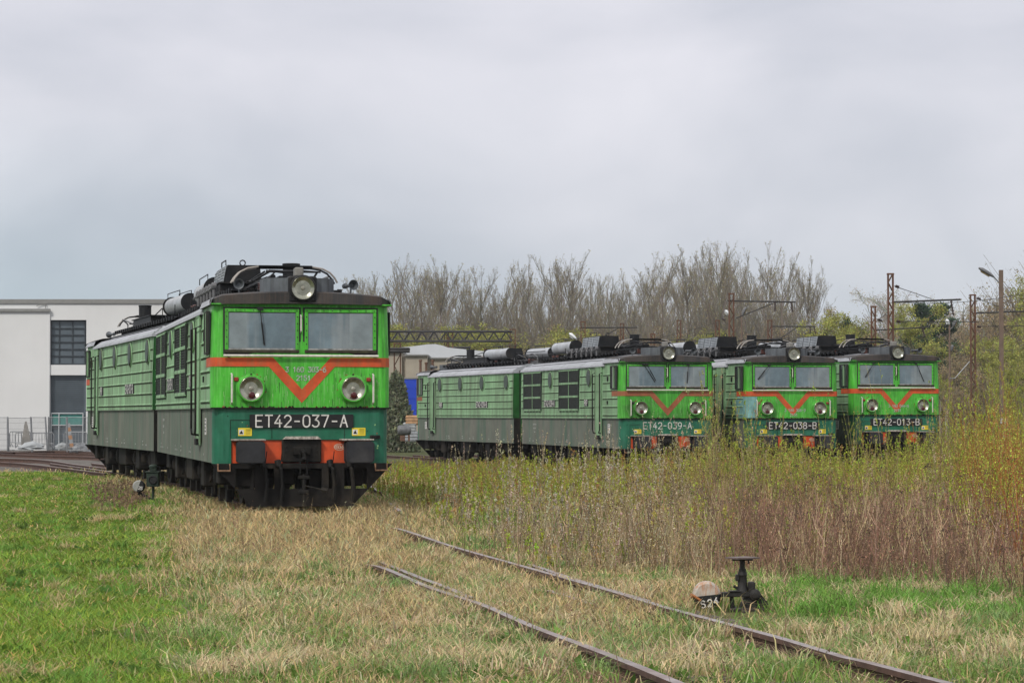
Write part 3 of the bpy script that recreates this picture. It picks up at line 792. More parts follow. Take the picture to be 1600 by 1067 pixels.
    if op.get('front', True):
        hs = MB(); bx_ = .78
        for i in range(20):
            a0, a1 = 2 * math.pi * i / 20, 2 * math.pi * (i + 1) / 20
            hs.add([(bx_ - .1 + .10 * math.cos(a0), .044, 1.09 + .06 * math.sin(a0)), (bx_ - .1 + .10 * math.cos(a1), .044, 1.09 + .06 * math.sin(a1)),
                    (bx_ - .1 + .088 * math.cos(a1), .044, 1.09 + .05 * math.sin(a1)), (bx_ - .1 + .088 * math.cos(a0), .044, 1.09 + .05 * math.sin(a0))], [(0, 1, 2, 3)])
        lettering(hs, '650kN', (bx_ - .1, .048, 1.09), (1, 0, 0), (0, 0, 1), (0, -1, 0), .055, .011, .66, .003)
        part(hs, 'load_marking', [mat('marking_pale', (.70, .50, .38), var=.2)])
    cp = MB(); cp.bbox(-.35, .35, -.03, .10, .82, 1.23, .02, 0)
    cp.prism([(-.34, 0), (.34, 0), (.28, .05), (-.28, .05)], (0, 0, 1.23), (1, 0, 0), (0, 0, 1), (0, 1, 0), -.1, .1, 1)
    for x in (-.27, .27):
        for z in (.94, 1.02, 1.10): cp.lathe((x, -.03, z), (0, -1, 0), [(0, .02), (.02, .018)], 8, 0)
    cp.tube([(0, 0, 1.02), (0, -.28, 1.02), (0, -.38, .98), (0, -.40, .90), (0, -.33, .86)], .045, 8, 0)
    cp.bbox(-.16, .16, -.08, -.02, .95, 1.09, .01, 0)
    co = part(cp, 'coupler', [M_black, M_chip])
    cp = MB()
    for x in (-.06, .06): cp.tube([(x, -.30, 1.0), (x, -.33, .62)], .014, 6)
    cp.bbox(-.10, .10, -.37, -.29, .53, .60, .015); cp.bbox(-.09, .09, -.37, -.29, .27, .34, .015)
    cp.tube([(0, -.33, .62), (0, -.33, .12)], .032, 8); cp.tube([(0, -.34, .42), (.32, -.42, .35)], .014, 6); cp.tube([(.30, -.415, .355), (.40, -.44, .33)], .045, 8)
    part(cp, 'screw_link', [M_black], True, co)
    for s_ in (-1, 1):
        x = s_ * .958; bf = MB()
        rr_ = .07; w2, h2 = .25, .19
        pl_ = []
        for (cx, cz, a0) in ((w2 - rr_, h2 - rr_, 0), (-w2 + rr_, h2 - rr_, 90), (-w2 + rr_, -h2 + rr_, 180), (w2 - rr_, -h2 + rr_, 270)):
            pl_ += [(cx + rr_ * math.cos(R(a0 + 22.5 * i)), cz + rr_ * math.sin(R(a0 + 22.5 * i))) for i in range(5)]
        bf.prism(pl_, (x, 0, 1.01), (1, 0, 0), (0, 0, 1), (0, 1, 0), -.62, -.575, 0)
        bf.prism([(a * .93, c_ * .93) for a, c_ in pl_], (x, 0, 1.01), (1, 0, 0), (0, 0, 1), (0, 1, 0), -.633, -.62, 0)
        bf.tube([(x, .05, 1.01), (x, -.58, 1.01)], .11, 16, 0); bf.tube([(x, .05, 1.01), (x, -.36, 1.01)], .15, 16, 0); bf.bbox(x - .2, x + .2, -.02, .06, .83, 1.19, .02, 0)
        part(bf, 'buffer', [mat('buffer_grease', (.022, .023, .027), rough=.45, var=.3, scale=7, blotch=.4, grime=(.10, .095, .09))])
        bf = MB(); bf.bbox(x - .26 - .03, x + .26 + .03, -.33, .02, 1.205, 1.235, .008); part(bf, 'buffer_tread', [M_chip])
    # plough --------------------------------------------------------------------------
    pw = MB()
    xd = lambda z: .88 + (z - .05) * .96
    def pz(x0a, x0b, x1b, x1a, z0, z1, mi=0): pw.prism([(x0a, z0), (x1a, z0), (x1b, z1), (x0b, z1)], (0, 0, 0), (1, 0, 0), (0, 0, 1), (0, 1, 0), -.16, -.13, mi)
    pz(-xd(.72), -xd(.80), xd(.80), xd(.72), .72, .80)
    pz(-xd(.36), -xd(.72), -1.19, -1.19, .36, .72); pz(1.14, 1.14, xd(.72), xd(.36), .36, .72)
    for a, c_ in ((-.84, -.66), (-.50, -.39), (.34, .46), (.58, .74)): pz(a, a, c_, c_, .36, .72)
    pz(-xd(.36), -xd(.36) , xd(.36), xd(.36), .34, .36)
    pz(-xd(.05), -xd(.34), xd(.34), xd(.05), .05, .34)
    for s_ in (-1, 1): pw.prism([(0, .05), (.0, .80), (.9, .80), (.35, .05)], (s_ * .87, -.13, 0), (s_ * .25, 1, 0), (0, 0, 1), (1, 0, 0), 0, .02)
    pw.box(-1.5, 1.5, -.13, .3, .79, .805)
    part(pw, 'plough', [mat('plough_iron', (.016, .0145, .0135), spec=.15, rough=.8, var=.3, scale=4, blotch=.5, grime=(.085, .07, .055))])
    for bx4 in ((-1.15, -.80, .0, .35, .38, .78), (.80, 1.1, .0, .35, .40, .78), (-.45, -.1, .1, .5, .42, .78), (.15, .5, .15, .5, .3, .7)):
        eq = MB(); eq.bbox(*bx4, .03); part(eq, 'sand_box', [M_under])
    for x in (-.72, -.45, .47, .80):
        hz = MB(); hz.tube([(x, -.0, .80), (x, -.22, .80), (x + .05, -.28, .70), (x + .08, -.27, .45), (x + .06, -.24, .15)], .034, 8); hz.tube([(x, -.2, .86), (x + .02, -.24, .74)], .055, 8)
        hz.tube([(x + .06, -.20, .82), (x + .08, -.23, 1.02)], .009, 5)
        part(hz, 'brake_hose', [M_black], True)
    for s_ in (-1, 1):
        stp = MB(); x = -1.38 if s_ < 0 else 1.40
        stp.tube([(x - .11, -.17, .80), (x - .11, -.20, .68), (x + .10, -.20, .68), (x + .10, -.17, .80)], .018, 6)
        part(stp, 'step_bracket', [mat('rusty_step', (.38, .22, .13), rough=.8, var=.4, scale=14)])
    # horns ------------------------------------------------------------------------------
    for x, yaw in ((-1.07, -.15), (.93, .2)):
        hn = MB(); d = Vector((yaw, -1, 0)).normalized(); p0 = Vector((x, .42, 3.98))
        hn.lathe(p0, d, [(-.28, .03), (-.1, .035), (.05, .05), (.12, .08), (.15, .095), (.145, .08), (.06, .03)], 16, 0)
        hn.lathe(p0, d, [(-.34, .05), (-.28, .05)], 10, 0)
        hn.tube([p0 - Vector((0, 0, .02)), p0 - Vector((0, 0, .26))], .018, 6, 0); hn.box(x - .07, x + .07, .32, .50, 3.74, 3.77)
        part(hn, 'horn', [mat('horn_grey', (.10, .11, .12), rough=.45, var=.2, metal=.3)], True)
    # roof equipment -----------------------------------------------------------------------
    q_ = MB()
    q_.bbox(-1.02, .85, 4.8, 8.6, 3.95, 4.08, .02, 0); q_.box(-1.0, .83, 4.9, 8.5, 4.08, 4.22, 0)
    q_.box(-1.04, .87, 4.78, 8.62, 4.22, 4.245, 0)
    part(q_, 'equipment_frame', [M_soot])
    q_ = MB(); yb0, yb1 = 5.7, 8.1
    q_.prism([(-.86, 4.245), (-.10, 4.245), (-.14, 4.63), (-.78, 4.63)], (0, 0, 0), (1, 0, 0), (0, 0, 1), (0, 1, 0), yb0, yb1, 0)
    bo = part(q_, 'resistor_box', [M_soot])
    q_ = MB()
    for i in range(3):
        ya = yb0 + .05 + i * .79; yb_ = ya + .73
        for zz0, zz1 in ((4.27, 4.60),):
            f0 = lambda z: -.86 + (z - 4.245) * (.08 / .425) - .012
            q_.add([(f0(zz0), ya, zz0), (f0(zz0), yb_, zz0), (f0(zz1), yb_, zz1), (f0(zz1), ya, zz1)], [(0, 1, 2, 3)], 0)
            f1 = lambda z: f0(z) - .006
            for j in range(5):
                za = zz0 + .035 + j * .06
                q_.add([(f1(za), ya + .04, za), (f1(za), yb_ - .04, za), (f1(za + .02) - .012, yb_ - .04, za + .02), (f1(za + .02) - .012, ya + .04, za + .02)], [(0, 1, 2, 3)], 1)
    part(q_, 'vent_panel', [M_vent, M_ventd], parent=bo)
    q_ = MB(); rg = [(-.46 + .055 * math.cos(R(30 * i)), 5.95, 4.685 + .055 * math.sin(R(30 * i))) for i in range(13)]
    q_.tube(rg, .014, 6); q_.tube([(-.75, 6.4, 4.66), (-.75, 6.42, 4.76), (-.75, 7.3, 4.76), (-.75, 7.32, 4.66)], .013, 6)
    part(q_, 'lifting_ring', [M_soot], True, bo)
    for (x, y0_, y1_) in ((-.68, 9.6, 12.6), *op.get('tanks', ((.62, 11.0, 14.0),))):
        q_ = MB(); zc = 4.35; rr_ = .205
        pr = [(0, .02), (.004, rr_ * .9), (.02, rr_)]
        yy_ = .02; 
        while yy_ < y1_ - y0_ - .1:
            yy_ += .14; pr += [(yy_, rr_), (yy_ + .01, rr_ + .010), (yy_ + .03, rr_ + .010), (yy_ + .04, rr_)]
        pr += [(y1_ - y0_ - .004, rr_ * .9), (y1_ - y0_, .02)]
        q_.lathe((x, y0_, zc), (0, 1, 0), pr, 24, 0)
        q_.lathe((x, y0_ - .012, zc), (0, 1, 0), [(0, .02), (.001, rr_ * 1.06), (.05, rr_ * 1.06), (.052, .25)], 24, 1)
        q_.lathe((x, y1_ - .03, zc), (0, 1, 0), [(0, .02), (.001, rr_ * 1.06), (.05, rr_ * 1.06), (.052, .02)], 24, 1)
        for yy_ in (y0_ + .4, y1_ - .4):
            q_.box(x - .22, x + .22, yy_ - .04, yy_ + .04, 3.9, 4.12, 1); q_.tube([(x - .3, yy_, 3.98), (x - .3, yy_, 4.3)], .012, 5, 1); q_.tube([(x + .3, yy_, 3.98), (x + .3, yy_, 4.3)], .012, 5, 1)
        for dx in (-.14, .14): q_.tube([(x + dx, y0_ + .2, 4.53), (x + dx, y0_ + .2, 4.66), (x + dx, y1_ - .7, 4.66), (x + dx, y1_ - .7, 4.53)], .012, 5, 1)
        part(q_, 'air_tank', [M_tank, M_soot], True)
    q_ = MB(); q_.lathe((.52, 6.0 if op.get('front', True) else 4.95, 4.245 if op.get('front', True) else 4.2), (0, 0, 1), [(0, .17), (.40, .17), (.41, .18), (.44, .18), (.445, .15)], 20, 0)
    part(q_, 'vent_drum', [M_soot], True)
    # pantograph (folded)
    pg = MB(); y0 = 2.0; zb_ = 4.12
    for x in (-.55, .55): pg.box(x - .03, x + .03, 1.4, 4.6, zb_ - .04, zb_, 0)
    for y in (1.5, 3.0, 4.5): pg.box(-.58, .58, y - .03, y + .03, zb_ - .04, zb_, 0)
    for x in (-.55, .55):
        pg.tube([(x, 3.0, zb_ + .06), (x * .8, 1.3, zb_ + .14)], .022, 6, 0); pg.tube([(x * .8, 1.3, zb_ + .14), (x * .6, 2.7, zb_ + .24)], .018, 6, 0)
        pg.tube([(x, 3.2, zb_ + .06), (x * .8, 4.8, zb_ + .14)], .022, 6, 0); pg.tube([(x * .8, 4.8, zb_ + .14), (x * .6, 3.1, zb_ + .24)], .018, 6, 0)
    for y in (1.3, 4.8): pg.tube([(-.5, y, zb_ + .14), (.5, y, zb_ + .14)], .02, 6, 0)
    pg.tube([(-.44, 1.3, zb_ + .14), (.3, 2.6, zb_ + .24)], .012, 5, 0); pg.tube([(.44, 1.3, zb_ + .14), (-.3, 2.6, zb_ + .24)], .012, 5, 0)
    for yy_ in (1.9, 3.9): pg.tube([(-.3, yy_, zb_ + .08), (-.3, yy_ + .7, zb_ + .08)], .05, 8, 0)
    pg.bbox(-.12, .12, 2.6, 3.4, zb_, zb_ + .14, .02, 0)
    po = part(pg, 'pantograph', [M_soot], True)
    for y in (2.55, 2.95):
        pg = MB()
        pts = [(-.98, y, 4.13), (-.93, y, 4.22), (-.84, y, 4.32), (-.70, y, 4.39), (-.5, y, 4.42), (.5, y, 4.42), (.70, y, 4.39), (.84, y, 4.32), (.93, y, 4.22), (.98, y, 4.13)]
        pg.tube(pts[:5], .020, 6, 1); pg.tube(pts[4:6], .024, 6, 0); pg.tube(pts[5:], .020, 6, 1 if y < 2.7 else 0)
        pg.box(-.5, .5, y - .06, y + .06, 4.425, 4.445, 0)
        part(pg, 'collector_bow', [M_soot, M_horn], True, po)
    pr = [(0, .055)] + sum([[(t * .035 + .01, .055), (t * .035 + .02, .085), (t * .035 + .03, .055)] for t in range(4)], [])
    for (x, y) in ((-.55, 1.5), (.55, 1.5), (-.55, 4.5), (.55, 4.5)):
        i_ = MB(); i_.lathe((x, y, 3.93), (0, 0, 1), pr, 12, 0); part(i_, 'insulator', [M_insul], True)
    # busbars, cables, small insulators along the roof
    bb = MB(); rr = random.Random(11)
    bb.tube([(.15, 4.2, 4.4), (.2, 6, 4.52), (.2, 9, 4.38), (.15, 14.2, 4.36)], .016, 5, 0)
    bb.tube([(-.2, 3.9, 4.3), (-.35, 8.6, 4.33), (-.3, 14.2, 4.25)], .014, 5, 0)
    for i in range(9):
        y = 8.9 + i * .62; x = rr.choice((.15, -.3, .5, .75, -.95))
        bb.lathe((x, y, 3.9), (0, 0, 1), [(a * 1.3, c_ * .8) for a, c_ in pr], 8, rr.choice((1, 1, 2)))
    for i in range(7):
        y = 8.8 + i * .85; x = rr.uniform(-.3, .7)
        bb.bbox(x - rr.uniform(.1, .3), x + rr.uniform(.1, .3), y, y + rr.uniform(.25, .6), 3.9, 4.0 + rr.uniform(.0, .14), .02, rr.choice((0, 2, 0)))
    for i in range(18):
        x = rr.uniform(-1, .8); y = 3.0 + rr.uniform(0, 8); pts = [(x, y, 3.92)]
        for k in range(4): pts.append((pts[-1][0] + rr.uniform(-.25, .25), pts[-1][1] + rr.uniform(.1, .5), 4.0 + rr.uniform(.0, .28)))
        bb.tube(pts, .013, 5, rr.choice((0, 2)))
    for i in range(5):
        y = 2.6 + i * 2.4; x = rr.uniform(-.9, .7); bb.tube([(x, y, 3.9), (x, y, 4.2), (x + rr.uniform(-.3, .3), y + .8, 4.3), (x, y + 1.5, 4.15), (x, y + 1.6, 3.9)], .02, 6, 2)
    part(bb, 'roof_busbar', [M_soot, M_insul, M_pipe], True)
    bb = MB()      # row of grey valves and pipes beside the box
    for i in range(6):
        y = 4.9 + i * .72
        bb.tube([(-1.12, y, 3.92), (-1.12, y, 4.16)], .035, 8); bb.lathe((-1.18, y, 4.17), (1, 0, 0), [(0, .03), (.02, .07), (.1, .075), (.12, .03)], 10)
        bb.tube([(-1.12, y, 4.17), (-1.2, y + .35, 4.08), (-1.12, y + .72, 4.17)], .02, 6)
    part(bb, 'valve_row', [M_pipe], True)
    # bogies -------------------------------------------------------------------------------
    for yc in (3.9, 10.6):
        bg_ = MB()
        for s_ in (-1, 1):
            xa, xb = sorted((s_ * 1.02, s_ * 1.16))
            bg_.prism([(-2.2, .55), (-1.9, .40), (-1.2, .45), (-.6, .38), (.6, .38), (1.2, .45), (1.9, .40), (2.2, .55), (2.2, .74), (-2.2, .74)], (0, yc, 0), (0, 1, 0), (0, 0, 1), (1, 0, 0), xa, xb, 0)
            for dy in (-1.5, 1.5):
                xo = s_ * 1.16
                bg_.lathe((xo, yc + dy, .56), (s_, 0, 0), [(0, .19), (.14, .19), (.17, .14), (.18, .02)], 14, 0)
                for k in (-.42, .42):
                    bg_.lathe((s_ * 1.24, yc + dy + k, .48), (0, 0, 1), [(.0, .09)] + [(t * .03 + .01, .095 if t % 2 else .07) for t in range(9)] + [(.30, .09)], 10, 0)
                bg_.tube([(s_ * 1.3, yc + dy + .2, .78), (s_ * 1.3, yc + dy + .22, .2)], .018, 6, 0)
                bg_.prism([(-.1, .05), (.1, .05), (.16, .30), (-.16, .30)], (s_ * 1.12, yc + dy + .72, 0), (0, 1, 0), (0, 0, 1), (1, 0, 0), -.05, .05, 0)
                bg_.prism([(-.1, .08), (.1, .08), (.16, .30), (-.16, .30)], (s_ * 1.12, yc + dy - .72, 0), (0, 1, 0), (0, 0, 1), (1, 0, 0), -.05, .05, 0)
            bg_.bbox(min(s_ * 1.16, s_ * 1.42), max(s_ * 1.16, s_ * 1.42), yc - .35, yc + .3, .30, .80, .03, 0)
            bg_.tube([(s_ * 1.33, yc - 1.1, .78), (s_ * 1.36, yc - 1.1, .45), (s_ * 1.33, yc - .7, .40)], .02, 6, 0)
            bg_.lathe((s_ * 1.33, yc + .85, .45), (0, 0, 1), [(0, .08), (.05, .11), (.22, .11), (.27, .06)], 12, 0)
        bo = part(bg_, 'bogie', [M_under])
        for dy in (-1.5, 1.5):
            w_ = MB()
            for s_ in (-1, 1):
                w_.lathe((s_ * .70, yc + dy, .56), (s_, 0, 0), [(0, .60), (.03, .60), (.035, .56), (.13, .555), (.135, .46), (.09, .44), (.09, .16), (.16, .14), (.165, .02)], 30, 0)
            w_.tube([(-.75, yc + dy, .56), (.75, yc + dy, .56)], .09, 10, 0)
            part(w_, 'wheelset', [mat('wheel_steel', (.05, .042, .036), rough=.7, var=.25, scale=5)], True, bo)
    ue = MB()
    for s_ in (-1, 1):
        for y0_, y1_, z0_ in ((.7, 1.3, .42), (6.5, 8.0, .35), (12.9, 13.8, .45)):
            ue.bbox(min(s_ * .9, s_ * 1.40), max(s_ * .9, s_ * 1.40), y0_, y1_, z0_, .81, .03)
    ue.box(-1.0, 1.0, .5, BODY_L, .62, .81)
    part(ue, 'underfloor_box', [M_under])
    # gangway between the sections
    gw = MB(); gh = op.get('gap', 1.35) / 2; gw.box(-1.30, 1.30, BODY_L, BODY_L + gh, 1.75, 3.58, 0); gw.box(-1.30, 1.30, BODY_L, BODY_L + gh, .9, 1.75, 1)
    for i in range(4): gw.box(-1.34, 1.34, BODY_L + .04 + i * gh / 4, BODY_L + .08 + i * gh / 4, .88, 3.60, 0 if i else 1)
    part(gw, 'gangway_bellows', [M_deep, M_black])

def place(loc, rz):
    """matrix of a section standing at loc (front face centre at rail level) with its rear axis turned rz left of +Y"""
    return Matrix.Translation(Vector(loc)) @ Matrix.Rotation(rz, 4, 'Z')

def locomotive(name, label, fx, fy, fz, a1, a2, P, text, ta, tb, op):
    gap = op.get('gap', 1.35)
    root = empty(name, (fx, fy, fz), 0)
    tag(root, label, 'locomotive', 'green electric locomotives stored in the yard')
    MA = Matrix.Rotation(R(a1), 4, 'Z')
    section(root, MA, P, text, ta, op)
    end = MA @ Vector((0, BODY_L + gap / 2, 0))
    M2 = Matrix.Translation(end) @ Matrix.Rotation(R(a2), 4, 'Z') @ Matrix.Translation(Vector((0, gap / 2 + BODY_L, 0))) @ Matrix.Rotation(math.pi, 4, 'Z')
    op2 = dict(op); op2.update(tanks=op.get('tanks2', ((.62, 11.0, 14.0),)), front=False, upic=None, patch=False, plate=True)
    section(root, M2, P, tb, tb, op2)
    return root

P1 = paints(1.0); P2 = paints(7.0, 0.86, 1.0); P3 = paints(13.0, 0.88, .45); P4 = paints(19.0, 0.95, .15)
FY = 45.3
locomotive('electric_locomotive', 'nearest green electric locomotive, number ET42-037-A on its front, standing alone on the left track',
           X(471.5, FY), FY, 0.0, 11.7, 15.5, P1, 'ET42-037-A', 'ET42-037-A', 'ET42-037-B',
           dict(gap=.95, upic=('3 160 303-6', '2151'), wipers=(((.47, .52, .62),), ())))
for (nm, lb, px, Y_, z, a1, a2, P, tx, ta, tb, op) in (
    ('electric_locomotive', 'green electric locomotive ET42-039-A showing its whole long side behind the weeds', 1043.0, 83.0, -0.24, 12.4, 16.8, P2,
     'ET42-039-A', 'ET42-039-A', 'ET42-039-B', dict(wear_seed=8, tanks2=((.62, 8.0, 11.2),), plate=False, band=mat('band_faded', (.33, .10, .045), rough=.7, var=.2, streak=.5, grime=(.2, .16, .05)), red=0, wipers=(((.42, .70, .55), (.5, .72, .5)), ((.5, .46, .58),)))),
    ('electric_locomotive', 'green electric locomotive ET42-038-B with pale blue patch on its front corner', 1238.5, 84.0, -0.24, 12.4, 16.5, P3,
     'ET42-038-B', 'ET42-038-B', 'ET42-038-A', dict(wear_seed=14, patch=True, upic=('3 160 306-9', '2151'), upic_z=2.05, wipers=(((.42, .12, .46),), ()))),
    ('electric_locomotive', 'green electric locomotive numbered ET42-013-B, rightmost of the three behind the weeds', 1400.5, 86.5, -0.13, 12.2, 16.0, P4,
     'ET42-013-B', 'ET42-013-B', 'ET42-013-A', dict(wear_seed=21, upic=('3 160 044-6', '2151'), upic_z=2.09, wipers=(((.42, .18, .46),), ((.5, .72, .6),))))):
    locomotive(nm, lb, X(px, Y_), Y_, z, a1, a2, P, tx, ta, tb, op)
# ------------------------------------------------------------------ rails
def pix_ground(px, py, dz=0.0):
    """point on the rail-head surface seen at a photo pixel"""
    lo, hi = 5.0, 600.0
    for _ in range(60):
        mid = (lo + hi) / 2
        if Z(py, mid) > zrail(mid) + dz: lo = mid
        else: hi = mid
    p = at(px, py, (lo + hi) / 2); return p
M_railside = mat('rail_rust', (0.115, 0.062, 0.045), rough=0.85, var=0.3, scale=9, blotch=0.5, grime=(0.05, 0.032, 0.026))
M_railtop = mat('rail_head', (0.33, 0.28, 0.27), rough=0.45, var=0.3, scale=7, metal=0.15, blotch=0.85, grime=(0.17, 0.105, 0.08))
M_sleeper = mat('old_sleeper', (0.12, 0.10, 0.08), rough=0.9, var=0.35, scale=6, bump=.5)
PROF = [(-.036, 0), (.036, 0), (.036, -.035), (.010, -.05), (.010, -.13), (.070, -.155), (-.070, -.155), (-.010, -.13), (-.010, -.05), (-.036, -.035)]
def smooth_path(pts, step=0.8):
    pts = [Vector(p) for p in pts]; out = []
    for i in range(len(pts) - 1):
        p0 = pts[max(i - 1, 0)]; p1 = pts[i]; p2 = pts[i + 1]; p3 = pts[min(i + 2, len(pts) - 1)]
        n = max(1, int((p2 - p1).length / step))
        for k in range(n):
            t = k / n
            out.append(0.5 * ((2 * p1) + (p2 - p0) * t + (2 * p0 - 5 * p1 + 4 * p2 - p3) * t * t + (-p0 + 3 * p1 - 3 * p2 + p3) * t ** 3))
    out.append(pts[-1]); return out
def rail(pts, name='rail', parent=None, dz=0.0):
    P = smooth_path(pts); vs = []; mb = MB(); n = len(PROF)
    for i, p in enumerate(P):
        d = (P[min(i + 1, len(P) - 1)] - P[max(i - 1, 0)]); d.z = 0; d.normalize(); s_ = Vector((d.y, -d.x, 0))
        vs += [p + s_ * a + Vector((0, 0, b + dz)) for a, b in PROF]
    fs = []
    for i in range(len(P) - 1):
        for j in range(n):
            a = i * n + j; b = i * n + (j + 1) % n; fs.append((a, b, b + n, a + n))
    mb.add(vs, fs, 1)
    for i in range(len(P) - 1): mb.m[i * n] = 0
    mb.add([vs[j] for j in range(n)], [tuple(range(n))], 1)
    o = mb.build(name, [M_railtop, M_railside], parent)
    return o
def struct(o): o['kind'] = 'structure'; return o
trk = empty('railway_track'); struct(trk)
Rpx = [(1476, 1065), (1320, 1026), (1220, 996), (1040, 948), (972.5, 927.5), (867.5, 898), (797.5, 878.5), (710, 854), (615.5, 824)]
Lpx = [(1060, 1066), (829, 976.5), (752, 943), (671.5, 917), (591, 884)]
RP = [pix_ground(*p) for p in Rpx]; LP = [pix_ground(*p) for p in Lpx]
def ext(P, Y):      # extend towards the camera
    d = (P[0] - P[1]).normalized(); k = (P[0].y - Y) / -d.y; q = P[0] + d * k; q.z = float(zrail(Y)); return q
tanA = math.tan(R(11.7))
cx0 = X(471.5, FY)
def loco_track(L, off):
    """rail-head point under the near locomotive, L metres behind its front face"""
    if L < 14.8: p = Vector((cx0 - math.sin(R(11.7)) * L, FY + math.cos(R(11.7)) * L)); a = R(11.7)
    else:
        a = R(15.5); q_ = L - 14.8
        p = Vector((cx0 - math.sin(R(11.7)) * 14.8 - math.sin(a) * q_, FY + math.cos(R(11.7)) * 14.8 + math.cos(a) * q_))
    x = p.x + math.cos(a) * off; y = p.y + math.sin(a) * off
    return Vector((x, y, float(zrail(y))))
behind = lambda off: [loco_track(L, off) for L in (2, 6, 10, 14, 18, 22, 26, 30, 36, 42, 50)]
dn = lambda p, k: Vector((p.x, p.y, p.z - k))
for P_, o_ in ((RP, .754), (LP, -.754)):
    q1 = loco_track(-1.0, o_); q2 = dn(P_[-1].lerp(q1, .25), .16); q3 = dn(P_[-1].lerp(q1, .7), .14)
    rail([ext(P_, 6)] + P_ + [q2, q3, dn(q1, .08)] + behind(o_), parent=trk)
# switch blade and check rail
sb_ = [pix_ground(*p) for p in ((818, 880), (880, 901), (960, 925), (1000, 937))]
rail([p + Vector((.075, .10, -.012)) for p in sb_], 'switch_blade', trk)
sb_ = [pix_ground(*p) for p in ((591, 874), (661, 902), (700, 916), (735, 931))]
rail([p + Vector((.0, .0, -.01)) for p in sb_], 'switch_blade', trk)
sb_ = [pix_ground(*p) for p in ((892, 914), (935, 927), (979, 940))]
rail([p + Vector((-.22, -.1, -.04)) for p in sb_], 'check_rail', trk)
# diverging rail right of the near locomotive
rail([pix_ground(630, 805, -.09), pix_ground(625, 798), pix_ground(618, 792), pix_ground(608, 784, -.1)], 'rail', trk)
rail([pix_ground(600, 774, -.1), pix_ground(594, 768), pix_ground(582, 761), pix_ground(560, 745), pix_ground(535, 725)], 'rail', trk)
# sleepers where they show between the foreground rails
for i in range(60):
    Y_ = 12 + i * .65
    def onrail(P):
        ys = [p.y for p in P]; xs = [p.x for p in P]; return float(np.interp(Y_, ys, xs))
    xm = (onrail([ext(RP, 6)] + RP) + onrail([ext(LP, 6)] + LP)) / 2
    if Y_ > 30: break
    s_ = MB(); s_.bbox(-1.3, 1.3, -.12, .12, -.12, .0, .015)
    o = s_.build('sleeper', [M_sleeper], trk); o.location = (xm, Y_, float(ground(xm, Y_)) + .035); o.rotation_euler = (0, 0, R(11.5) + random.uniform(-.02, .02))
# tracks of the three locomotives
for px, Y0, z0, a1, a2 in ((1043, 83.0, -.24, 12.4, 16.8), (1238.5, 84.0, -.24, 12.4, 16.5), (1400.5, 86.5, -.13, 12.2, 16.0)):
    for off in (-.754, .754):
        pts = []
        for L in (-14, -5, 5, 14.8, 22, 30, 40):
            a = R(a1) if L < 14.8 else R(a2)
            x = X(px, Y0) - math.sin(R(a1)) * min(L, 14.8) - math.sin(R(a2)) * max(0, L - 14.8)
            y = Y0 + math.cos(R(a1)) * min(L, 14.8) + math.cos(R(a2)) * max(0, L - 14.8)
            pts.append(Vector((x + math.cos(a) * off, y + math.sin(a) * off, z0)))
        rail(pts, 'rail', trk)
# tracks at the far left
for (pl_) in (((-40, 722), (20, 724), (80, 730), (135, 737), (165, 741)), ((-40, 716), (60, 719), (120, 727), (168, 733)), ((-60, 703), (60, 708), (150, 710), (240, 716)), ((-60, 707), (60, 712), (150, 715), (230, 722)),
              ((-60, 711), (40, 706), (100, 705), (170, 708)), ((600, 690), (640, 691), (700, 693)), ((600, 686), (650, 687), (720, 688))):
    P = [pix_ground(*p) + Vector((0, 0, .0)) for p in pl_]
    rail(P, 'rail', trk, 0.03)

# ------------------------------------------------------------------ grass
def blades(xy, hgt, lean, wid, col, curl=0.35):
    """3-segment blades; xy (n,2)"""
    n = len(xy); th = rng.random(n) * 2 * np.pi; ph = rng.random(n) * 2 * np.pi
    z = ground(xy[:, 0], xy[:, 1]) - 0.01
    base = np.stack([xy[:, 0], xy[:, 1], z], 1)
    ld = np.stack([np.cos(th), np.sin(th), np.zeros(n)], 1) * (lean * hgt)[:, None]
    sd = np.stack([np.cos(ph), np.sin(ph) * 0.4, np.zeros(n)], 1) * wid[:, None] / 2
    up = np.zeros((n, 3)); up[:, 2] = hgt
    m = base + ld * 0.30 + up * 0.55
    t = base + ld * 1.0 + up * (1.0 - curl * lean[:, None] * 0.5)
    V = np.stack([base - sd, base + sd, m + sd * .8, m - sd * .8, t], 1).reshape(-1, 3)
    o = np.arange(n)[:, None] * 5
    Fc = np.concatenate([o + np.array([[0, 1, 2]]), o + np.array([[0, 2, 3]]), o + np.array([[3, 2, 4]])], 0)
    C = np.repeat(col, 5, 0)
    return V, Fc, C
def scatter(N, y0, y1, p=1.5, xl=-.22, xr=.23, pad=3.0):
    """points in the view wedge with density ~ Y**-p"""
    a = 2 - p
    u = rng.random(N)
    Y_ = (y0 ** a + u * (y1 ** a - y0 ** a)) ** (1 / a)
    x = (xl + (xr - xl) * rng.random(N)) * Y_ * 1.0 + (rng.random(N) - .5) * pad
    return x, Y_
M_grass = mat('grass_blades', (0, 0, 0), rough=0.7, var=0.12, scale=1.5, attr=True, trans=0.35, spec=0.15)
def jitter(c, n, v=.25, w=.12):
    c = np.array(c)[None] * (1 + v * (rng.random((n, 1)) * 2 - 1)) * (1 + w * (rng.random((n, 3)) * 2 - 1)); return c
CLEAR = []
for px_, py_, rx_, ry_ in ((1160, 955, .34, 1.1), (1104, 960, .24, 2.0), (237, 775, .30, 1.6), (220, 772, .25, 1.4)):
    pc_ = pix_ground(px_, py_, -.12); CLEAR.append((pc_.x, pc_.y - ry_ * .6, rx_, ry_))
def clear_mask(x, y):
    m = np.zeros(len(x))
    for cx, cy, rx_, ry_ in CLEAR: m = np.maximum(m, np.clip(1.8 - 1.5 * (((x - cx) / rx_) ** 2 + ((y - cy) / ry_) ** 2) ** 2, 0, 1))
    return m
